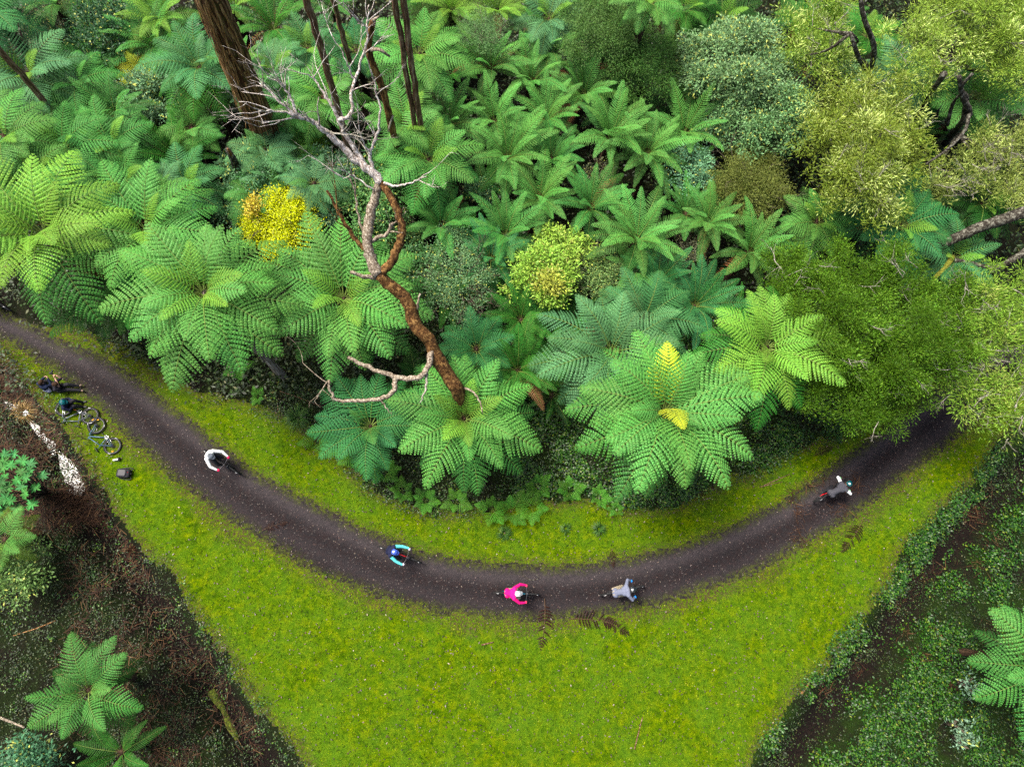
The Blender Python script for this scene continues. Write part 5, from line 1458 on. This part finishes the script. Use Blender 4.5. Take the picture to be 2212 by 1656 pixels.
    for (x, y) in ((.035, -.13), (-.295, .13)):
        m = MB(); m.box((x, y, .33), (.10, .10, .022)); m.tube([(x, y * .6, .33), (x, y * 1.3, .33)], .009, 6); m.build('pedal', M_black if accent is None else accent, ck)
    return root

# ------------------------------------------------------------------ people
tmp_scene = bpy.data.scenes.new('tmp')
def remeshed(name, mb, voxel, mats, smooth_it=2, deci=1.0):
    me = mb.mesh(name, mats)
    o = bpy.data.objects.new('tmp', me); tmp_scene.collection.objects.link(o)
    r = o.modifiers.new('r', 'REMESH'); r.mode = 'VOXEL'; r.voxel_size = voxel; r.use_smooth_shade = True
    if smooth_it:
        s = o.modifiers.new('s', 'SMOOTH'); s.factor = 0.5; s.iterations = smooth_it
    if deci < 1:
        d = o.modifiers.new('d', 'DECIMATE'); d.ratio = deci
    vl = tmp_scene.view_layers[0]; vl.update()
    out = bpy.data.meshes.new_from_object(o.evaluated_get(vl.depsgraph), depsgraph=vl.depsgraph)
    bpy.data.objects.remove(o); bpy.data.meshes.remove(me)
    out.name = name; out.materials.clear()
    for q in mats: out.materials.append(q)
    out.polygons.foreach_set('use_smooth', [True] * len(out.polygons))
    return out
def bones(mb, L, grow=0.0):
    for (a, b, ra, rb) in L:
        a, b = Vector(a), Vector(b)
        mb.ellipsoid(a, (ra + grow,) * 3, 10, 6); mb.ellipsoid(b, (rb + grow,) * 3, 10, 6)
        if (b - a).length > 1e-4: mb.tube([a, b], [ra + grow, rb + grow], 10)
def V3(*a): return Vector(a)
def hand_bones(wrist, knuck, curl_axis, down, thumb_side, open_=0.0):
    """palm from wrist to knuckles, four unequal fingers curling towards 'down', thumb leaving the side of the palm"""
    w, k = Vector(wrist), Vector(knuck); f = (k - w).normalized(); ax = Vector(curl_axis).normalized(); dn = Vector(down).normalized()
    L = []
    for s in (-.028, -.009, .009, .028):
        L.append((w + ax * s * .6, k + ax * s, .016, .0135))
    for i, (s, ln) in enumerate(((-.032, .062), (-.011, .078), (.010, .074), (.031, .060))):
        p0 = k + ax * s; p1 = p0 + (f * (.75 + open_) + dn * .55).normalized() * ln * .45
        p2 = p1 + (f * (-.05 + open_) + dn).normalized() * ln * .35; p3 = p2 + (f * (-.8 + open_ * 1.8) + dn * .6).normalized() * ln * .28
        L += [(p0, p1, .0115, .0105), (p1, p2, .0105, .0098), (p2, p3, .0098, .009)]
    t0 = w.lerp(k, .35) + ax * thumb_side * .028; t1 = t0 + (f * .5 + ax * thumb_side * .6 + dn * .4).normalized() * .04; t2 = t1 + (f * .6 + dn * .8).normalized() * .032
    L += [(t0, t1, .015, .012), (t1, t2, .012, .010)]
    return L
def head_bones(c, fwd, up):
    c, f, u = Vector(c), Vector(fwd).normalized(), Vector(up).normalized(); s = u.cross(f)
    L = [(c - f * .035, c + f * .015, .088, .085), (c + u * .03 - f * .03, c + u * .03 + f * .02, .085, .080), (c - u * .05 + f * .025, c - u * .10 + f * .055, .066, .042),
         (c + f * .095 + u * .0, c + f * .112 - u * .028, .012, .017), (c + f * .085 - u * .055 - s * .02, c + f * .085 - u * .055 + s * .02, .012, .012)]
    for q in (-1, 1): L += [(c + s * q * .085 - f * .005, c + s * q * .09 - u * .03 - f * .01, .018, .014)]
    return L
def skin_mat(name, col): return plain(name, col, 0.5, 0.35, 0.08, 30)
M_skin = skin_mat('skin', (0.42, 0.24, 0.17)); M_shoe = plain('shoe', (0.035, 0.035, 0.038), 0.6, 0.3, 0.3, 40); M_shoe_br = plain('brown_shoe', (0.16, 0.11, 0.085), 0.7, 0.3, 0.3, 40)
def cloth(name, col): return plain(name, col, 0.8, 0.15, 0.12, 22, 0, 0.3)
M_eye = plain('eye', (0.03, 0.02, 0.015), 0.2, 0.5)

def make_person(P, M, label, jacket, trousers, gloves=None, helmet=None, helmet2=None, hair=None, shoe=M_shoe, vest=None, sleeves=None, lower_back=None, forearm_bare=False, visor=True):
    """P: joints. One continuous body mesh; clothes, helmet, gloves and shoes are its children."""
    hd, fw, up = P['head'], Vector(P['face']).normalized(), Vector(P['up']).normalized()
    sd = up.cross(fw)
    torso = [(P['pelvis'] + sd * .07, P['pelvis'] - sd * .07, .115, .115), (P['pelvis'], P['waist'], .125, .115), (P['waist'], P['chest'], .115, .130),
             (P['chest'] + sd * .07, P['chest'] - sd * .07, .12, .12), (P['chest'], P['neck'], .12, .065), (P['neck'], P['shL'], .062, .068), (P['neck'], P['shR'], .062, .068),
             (P['chest'], P['shL'], .09, .068), (P['chest'], P['shR'], .09, .068)]
    arms = []; fore = []; legs = []; hands = []; feet = []
    for s in 'LR':
        arms += [(P['sh' + s], P['el' + s], .062, .047)]; fore += [(P['el' + s], P['wr' + s], .047, .032)]
        hands += hand_bones(P['wr' + s], P['kn' + s], P['bar' + s], P['dn' + s], P.get('th' + s, -1 if s == 'R' else 1), P.get('open', 0))
        legs += [(P['hip' + s], P['knee' + s], .092, .064), (P['knee' + s], P['knee' + s].lerp(P['ank' + s], .35), .062, .058), (P['knee' + s].lerp(P['ank' + s], .35), P['ank' + s], .058, .040)]
        feet += [(P['ank' + s], P['heel' + s], .036, .034), (P['heel' + s], P['toe' + s], .036, .030)]
    neck = [(P['neck'], hd - up * .07 - fw * .01, .055, .055)]
    m = MB(); bones(m, torso + arms + fore + legs + neck + head_bones(hd, fw, up) + feet + hands)
    me = remeshed('person', m, .0085 if gloves is None else .011, [M_skin], 1, 0.5)
    o = link('person', me); o.matrix_world = M
    tag(o, label, 'person')
    def part(nm, L, grow, mat, vox=.011):
        q = MB(); bones(q, L, grow)
        return link(nm, remeshed(nm, q, vox, [mat], 2, 0.5), o)
    if vest is not None:
        part('jacket', torso, .016, vest); part('sleeves', arms + ([] if forearm_bare else fore), .014, jacket)
    else:
        part('jacket', torso + arms + ([] if forearm_bare else fore), .015, jacket)
    if lower_back is not None:
        part('shirt_hem', [(P['pelvis'] + sd * .08, P['pelvis'] - sd * .08, .115, .115), (P['pelvis'], P['pelvis'].lerp(P['waist'], .8), .125, .12)], .022, lower_back)
    part('trousers', [(P['pelvis'] + sd * .06, P['pelvis'] - sd * .06, .118, .118)] + legs, .014, trousers)
    for s in 'LR':
        part('shoe', feet[:2] if s == 'L' else feet[2:], .010, shoe)
        if gloves is not None:
            hb = hand_bones(P['wr' + s], P['kn' + s], P['bar' + s], P['dn' + s], P.get('th' + s, -1 if s == 'R' else 1), P.get('open', 0))
            part('glove', hb + [(P['wr' + s], P['wr' + s].lerp(P['el' + s], .22), .036, .040)], .004, gloves, .006)
        q = MB(); q.ellipsoid(hd + fw * .088 + sd * (.033 if s == 'L' else -.033) + up * .005, (.012, .012, .012), 8, 5); q.build('eye', M_eye, o)
    F = Matrix((fw, sd, up)).transposed()
    if helmet is not None:
        q = MB()
        q.ellipsoid(hd + up * .035 - fw * .012, (.132, .112, .108), 22, 8, 0, F, -.15)
        for y in (-.075, -.04, 0, .04, .075):
            pts = [hd + up * .035 - fw * .012 + F @ Vector((.138 * math.cos(a) * math.cos(y * 9), y * 1.25, .114 * math.sin(a) * math.sqrt(max(.2, 1 - (y / .115) ** 2)))) for a in np.linspace(.15, 2.9, 9)]
            q.tube(pts, .011, 6)
        if visor: q.add([hd + fw * .10 + sd * .085 + up * .065, hd + fw * .10 - sd * .085 + up * .065, hd + fw * .18 - sd * .05 + up * .055, hd + fw * .18 + sd * .05 + up * .055,
                 hd + fw * .10 + sd * .085 + up * .052, hd + fw * .10 - sd * .085 + up * .052, hd + fw * .18 - sd * .05 + up * .045, hd + fw * .18 + sd * .05 + up * .045],
                [(0, 1, 2, 3), (7, 6, 5, 4), (3, 2, 6, 7), (0, 3, 7, 4), (1, 5, 6, 2), (0, 4, 5, 1)])
        h = q.build('helmet', helmet, o)
        if helmet2 is not None:
            q = MB(); q.ellipsoid(hd + up * .075 - fw * .055, (.062, .055, .078), 12, 6, 0, F, .1); q.build('helmet_panel', helmet2, h)
    if hair is not None:
        q = MB(); bones(q, [(hd - fw * .035 + up * .03, hd + fw * .02 + up * .04, .095, .088), (hd - fw * .05 - up * .02, hd - fw * .04 + up * .03, .086, .09)])
        h = link('hair', remeshed('hair', q, .012, [hair], 1, .6), o)
    return o

def rider_pose(lean=0.0, elbow=0.40, rise=0.0, head_turn=0.0, hand_y=0.33):
    P = dict(pelvis=V3(-.40, 0, .99 + rise), waist=V3(-.35 + lean * .35, 0, 1.14 + rise), chest=V3(-.25 + lean * .75, 0, 1.33 + rise - lean * .2), neck=V3(-.17 + lean, 0, 1.47 + rise - lean * .35),
             head=V3(-.06 + lean * 1.15, 0, 1.58 + rise - lean * .45), face=V3(math.cos(head_turn), math.sin(head_turn), -.3), up=V3(.25, 0, 1).normalized())
    P['face'] = P['face'].normalized(); P['up'] = (V3(0, 0, 1) - P['face'] * P['face'].z).normalized()
    for s, y in (('L', 1), ('R', -1)):
        P['sh' + s] = V3(-.19 + lean * .95, y * .195, 1.42 + rise - lean * .3); P['el' + s] = V3(.06 + lean * .45, y * elbow, 1.22 + rise * .5); P['wr' + s] = V3(.285, y * (hand_y + .01), 1.085)
        P['kn' + s] = V3(.355, y * (hand_y - .01), 1.058); P['bar' + s] = V3(-.05, 1, 0); P['dn' + s] = V3(.12, 0, -1); P['th' + s] = -y
        P['hip' + s] = V3(-.32, y * .09, .96 + rise)
    P['kneeR'] = V3(.08, -.16, .74); P['ankR'] = V3(-.01, -.14, .42); P['heelR'] = V3(-.05, -.14, .385); P['toeR'] = V3(.12, -.145, .37)
    P['kneeL'] = V3(-.02, .17, .68); P['ankL'] = V3(-.36, .14, .44); P['heelL'] = V3(-.40, .14, .40); P['toeL'] = V3(-.23, .145, .37)
    return P
def ride_matrix(rear, front, lean=0.0):
    a, b = G(rear[0], rear[1], .33), G(front[0], front[1], .33)
    c = (a + b) / 2; h = math.atan2(b.y - a.y, b.x - a.x)
    z = ground_z(c.x, c.y)
    return Matrix.Translation((c.x, c.y, z)) @ Matrix.Rotation(h, 4, 'Z') @ Matrix.Rotation(lean, 4, 'X')

C_white = cloth('white_jersey', (0.78, 0.79, 0.80)); C_black = cloth('black_cloth', (0.016, 0.016, 0.020)); C_pink = cloth('magenta_jersey', (0.75, 0.006, 0.17)); C_grey = cloth('grey_jersey', (0.125, 0.14, 0.20))
C_cyan = cloth('aqua_sleeves', (0.12, 0.68, 0.68)); C_navy = cloth('navy_cloth', (0.010, 0.012, 0.035)); C_khaki = cloth('khaki_cloth', (0.28, 0.24, 0.17)); C_pinkglove = cloth('pink_glove', (0.75, 0.02, 0.10))
C_blueglove = cloth('blue_glove', (0.01, 0.25, 0.80)); C_paleglove = cloth('pale_glove', (0.55, 0.50, 0.58)); C_greenglove = cloth('green_glove', (0.30, 0.65, 0.32)); C_lav = cloth('lavender_shirt', (0.42, 0.42, 0.55))
C_charcoal = cloth('charcoal_vest', (0.05, 0.05, 0.062)); C_hotglove = cloth('coral_glove', (0.80, 0.05, 0.13))
H_white = plain('white_helmet', (0.80, 0.80, 0.80), .3, .5, .05); H_blue = plain('blue_helmet', (0.05, 0.10, 0.45), .3, .5, .2); H_teal = plain('teal_helmet', (0.0, 0.085, 0.10), .3, .5, .15); H_grey = plain('grey_helmet', (0.12, 0.14, 0.17), .35, .5, .15)
H_black = plain('black_helmet', (0.02, 0.025, 0.03), .3, .5, .15); H_silver = plain('silver_helmet', (0.45, 0.47, 0.50), .3, .5, .1)
HAIR = cloth('brown_hair', (0.035, 0.018, 0.010))
F_black = bike_frame_mat('black_frame', (0.018, 0.018, 0.022)); F_red = bike_frame_mat('red_frame', (0.55, 0.01, 0.02)); F_blue = bike_frame_mat('steel_blue_frame', (0.05, 0.10, 0.16)); F_teal = bike_frame_mat('teal_frame', (0.01, 0.10, 0.16)); F_slate = bike_frame_mat('slate_frame', (0.09, 0.11, 0.14))
BG_ = 'bicycles being ridden along the path'
RIDERS = [
 ((447, 975), (513, 1020), dict(lean=.0, elbow=.37), 'cyclist in white long sleeved jersey with pink gloves', 'black bicycle ridden by the cyclist in white', C_white, C_black, C_pinkglove, H_grey, H_black, None, F_black),
 ((822, 1181), (906, 1213), dict(lean=-.04, elbow=.31), 'cyclist in dark vest with bright aqua sleeves', 'bicycle with bright red frame under the aqua sleeved cyclist', C_cyan, C_black, C_paleglove, H_blue, H_white, C_navy, F_red),
 ((1067, 1279), (1164, 1283), dict(lean=.03, elbow=.35, head_turn=.1), 'cyclist in magenta pink jersey at the bottom of the bend', 'black bicycle ridden by the cyclist in magenta', C_pink, C_khaki, C_hotglove, H_silver, H_white, None, F_teal),
 ((1294, 1286), (1391, 1264), dict(lean=.22, elbow=.40, head_turn=-.1), 'cyclist in plain grey jersey with bright blue gloves', 'dark bicycle ridden by the cyclist in grey', C_grey, C_khaki, C_blueglove, H_black, H_white, None, F_black),
 ((1757, 1086), (1832, 1032), dict(lean=.28, elbow=.42), 'cyclist in teal helmet with white sleeves and dark vest', 'dark bicycle ridden by the cyclist with the teal helmet', C_white, C_black, C_greenglove, H_teal, H_white, C_charcoal, F_red),
 ((-52, 638), (12, 664), dict(lean=.04, elbow=.40), 'cyclist at the left edge, mostly outside the photo, white sleeve and pink glove', 'bicycle at the left picture edge under the ferns', C_white, C_black, C_pinkglove, H_white, H_black, None, F_black),
]
for rear, front, pose, lab, blab, jk, tr0, gl, he, he2, vest, fmat in RIDERS:
    M = ride_matrix(rear, front)
    make_bike(blab, fmat, None, M)
    make_person(rider_pose(**pose), M, lab, jk, tr0, gl, he, he2, None, M_shoe, vest)

def sit_pose(kind):
    P = dict(pelvis=V3(0, 0, .14), waist=V3(.0, 0, .28), chest=V3(.05, 0, .44), neck=V3(.09, 0, .585), head=V3(.14, 0, .70), face=V3(1, 0, -.35).normalized())
    P['up'] = (V3(0, 0, 1) - P['face'] * P['face'].z).normalized()
    for s, y in (('L', 1), ('R', -1)):
        P['sh' + s] = V3(.06, y * .185, .53); P['hip' + s] = V3(.04, y * .10, .13)
        if kind == 'cross':
            P['knee' + s] = V3(.27, y * .30, .22); P['ank' + s] = V3(.34, -y * .06, .10); P['heel' + s] = V3(.36, -y * .07, .05); P['toe' + s] = V3(.38, -y * .22, .05)
            P['el' + s] = V3(.22, y * .24, .42); P['wr' + s] = V3(.38, y * .09, .56); P['kn' + s] = V3(.44, y * .055, .585); P['bar' + s] = V3(0, 0, 1); P['dn' + s] = V3(0, -y, 0); P['th' + s] = 1
        elif kind == 'legs_out':
            P['knee' + s] = V3(.46, y * .10, .36 if y > 0 else .24); P['ank' + s] = V3(.76 if y > 0 else .86, y * .10, .09); P['heel' + s] = P['ank' + s] + V3(.02, 0, -.05); P['toe' + s] = P['ank' + s] + V3(.12, y * .03, .05)
            P['el' + s] = V3(.20, .12 + y * .22, .47); P['wr' + s] = V3(.06 if y < 0 else .12, .34 + y * .06, .62); P['kn' + s] = V3(.0, .40 + y * .045, .64); P['bar' + s] = V3(0, 0, 1); P['dn' + s] = V3(.5, -y, 0).normalized(); P['th' + s] = 1
        else:
            P['knee' + s] = V3(.40, y * .13, .42); P['ank' + s] = V3(.58, y * .11, .11); P['heel' + s] = V3(.56, y * .11, .05); P['toe' + s] = V3(.72, y * .12, .045)
            P['el' + s] = V3(.20, y * .25, .38); P['wr' + s] = V3(.38, y * .14, .42); P['kn' + s] = V3(.45, y * .11, .43); P['bar' + s] = V3(0, 1, 0); P['dn' + s] = V3(.2, 0, -1).normalized(); P['th' + s] = -y
    return P
def sit_matrix(px, py, heading):
    p = on_ground(px, py, 0.0)
    return Matrix.Translation(p) @ Matrix.Rotation(math.radians(heading), 4, 'Z')
def print_mat(name, base, ink):
    t = NT(name); co = t.coord('Object'); n = t.noise(26, 4, .7, co, .6)
    sp = t.n('SeparateXYZ'); t.l(co, sp.inputs[0])
    box = t.math('MULTIPLY', t.math('LESS_THAN', t.math('ABSOLUTE', t.math('SUBTRACT', sp.outputs[1], -.02)), .10), t.math('LESS_THAN', t.math('ABSOLUTE', t.math('SUBTRACT', sp.outputs[2], .40)), .09))
    back = t.math('LESS_THAN', sp.outputs[0], .02)
    k = t.math('MULTIPLY', t.math('MULTIPLY', box, back), t.math('GREATER_THAN', n, .47))
    return t.finish(t.bsdf(t.mix(k, base, ink), .8, .15))
C_tee = print_mat('black_printed_tee', (0.014, 0.014, 0.02), (0.75, 0.75, 0.75))
C_two = cloth('navy_top', (0.010, 0.016, 0.040))
make_person(sit_pose('cross'), sit_matrix(106, 842, 70), 'person seated cross legged in navy top with pale hem', C_two, C_black, None, None, None, HAIR, M_shoe, lower_back=C_lav)
make_person(sit_pose('legs_out'), sit_matrix(132, 840, 2), 'person seated in black printed tee with legs stretched onto path', C_tee, C_black, None, None, None, HAIR, M_shoe_br, forearm_bare=True)
make_person(sit_pose('knees'), sit_matrix(149, 880, 12), 'person seated in black jacket and teal helmet by the lying bicycles', C_navy, C_black, C_black, H_teal, None, None, M_shoe)

# bicycles lying on their sides on the grass
def lying_matrix(rear, front):
    a, b = on_ground(*rear, .05), on_ground(*front, .05)
    f = (b - a).normalized()
    # axle line lies at height .367 of the upright bike; wheels point up the picture side, saddle away from the path
    up = Vector((f.y, -f.x, 0)); up = up if up.y < 0 else -up
    side = up.cross(f)
    R = Matrix((f, side, up)).transposed().to_4x4()
    mid = (a + b) / 2
    local_mid = Vector((.01, 0, .367))
    o = mid - R.to_3x3() @ local_mid
    o.z = mid.z + .03
    return Matrix.Translation(o) @ R @ Matrix.Rotation(0.0, 4, 'X')
make_bike('slate bicycle lying on the grass partly under the helmeted sitter', F_slate, 'bicycles lying on the grass', lying_matrix((191, 897), (146, 883)), plain('orange_pedal', (0.8, 0.2, 0.03), .5), True, fork_mat=M_chrome)
make_bike('blue grey bicycle lying on the grass nearest to the camera and backpack', F_blue, 'bicycles lying on the grass', lying_matrix((242, 960), (213, 923)), None, True, fork_mat=F_blue)

# photo gear
def camera_thing(loc, rotz, label, lens_mat, lens_len=.12):
    o = empty('camera', loc, label, 'camera'); o.rotation_euler.z = rotz
    m = MB(); m.box((0, 0, .045), (.075, .14, .09), 0, None, .92); m.box((0, 0, .10), (.06, .06, .035), 0, None, .7); m.tube([(0, .06, .045), (.03, .07, .05)], .03, 8); m.build('camera_body', M_black, o)
    for k in range(4):
        x0 = .035 + lens_len * k / 4; m = MB(); m.tube([(x0, 0, .045), (x0 + lens_len / 4 - .008, 0, .045)], .043 - .002 * k, 14); m.tube([(x0 + lens_len / 4 - .008, 0, .045), (x0 + lens_len / 4, 0, .045)], .037, 12); m.build('lens_ring', lens_mat, o)
    return o
camera_thing(on_ground(259, 992, .03), PI + .2, 'camera with white lens lying on the grass above the backpack', M_white_p, .20)
cm = camera_thing(G(112, 807, .62), 1.3, 'black camera held up by the two seated people', M_black)
def superbox(m, c, d, e=0.35, nu=20, nv=10, mat=0):
    V = []; F = []
    sg = lambda q, p: math.copysign(abs(q) ** p, q)
    for j in range(nv + 1):
        a = -PI / 2 + PI * j / nv
        for i in range(nu):
            b = 2 * PI * i / nu
            V.append(Vector(c) + Vector((d[0] * sg(math.cos(a), e) * sg(math.cos(b), e), d[1] * sg(math.cos(a), e) * sg(math.sin(b), e), d[2] * sg(math.sin(a), e))))
    for j in range(nv):
        for i in range(nu): F.append((j * nu + i, j * nu + (i + 1) % nu, (j + 1) * nu + (i + 1) % nu, (j + 1) * nu + i))
    m.add(V, F, mat)
bp = empty('backpack', on_ground(271, 1023, 0.0), 'black backpack lying on the grass below the camera', 'backpack'); bp.rotation_euler.z = -.05
m = MB(); superbox(m, (0, 0, .13), (.27, .19, .13)); m.build('bag', C_black, bp)
m = MB(); superbox(m, (-.03, 0, .25), (.17, .14, .05)); m.build('front_pocket', plain('pack_nylon', (0.03, 0.03, 0.036), .6, .4), bp)
for y in (-.13, .13):
    m = MB(); m.tube([Vector(p) for p in catmull([(.24, y * .9, .12), (.32, y * 1.5, .1), (.20, y * 1.9, .06), (-.05, y * 1.75, .05), (-.2, y * 1.4, .06)], 4)], .017, 6); m.build('strap', M_black, bp)
m = MB(); m.tube([(.27, -.04, .17), (.32, 0, .18), (.27, .04, .17)], .010, 6); m.build('handle', M_black, bp)
m = MB(); m.box((.20, .03, .262), (.03, .02, .012)); m.build('zip_tag', F_red, bp)
for y in (-.06, .06): 
    m = MB(); m.tube([(-.2, y, .262), (.1, y, .30), (.16, y, .285)], .006, 5); m.build('zip', M_metal, bp)
bpy.data.scenes.remove(tmp_scene)
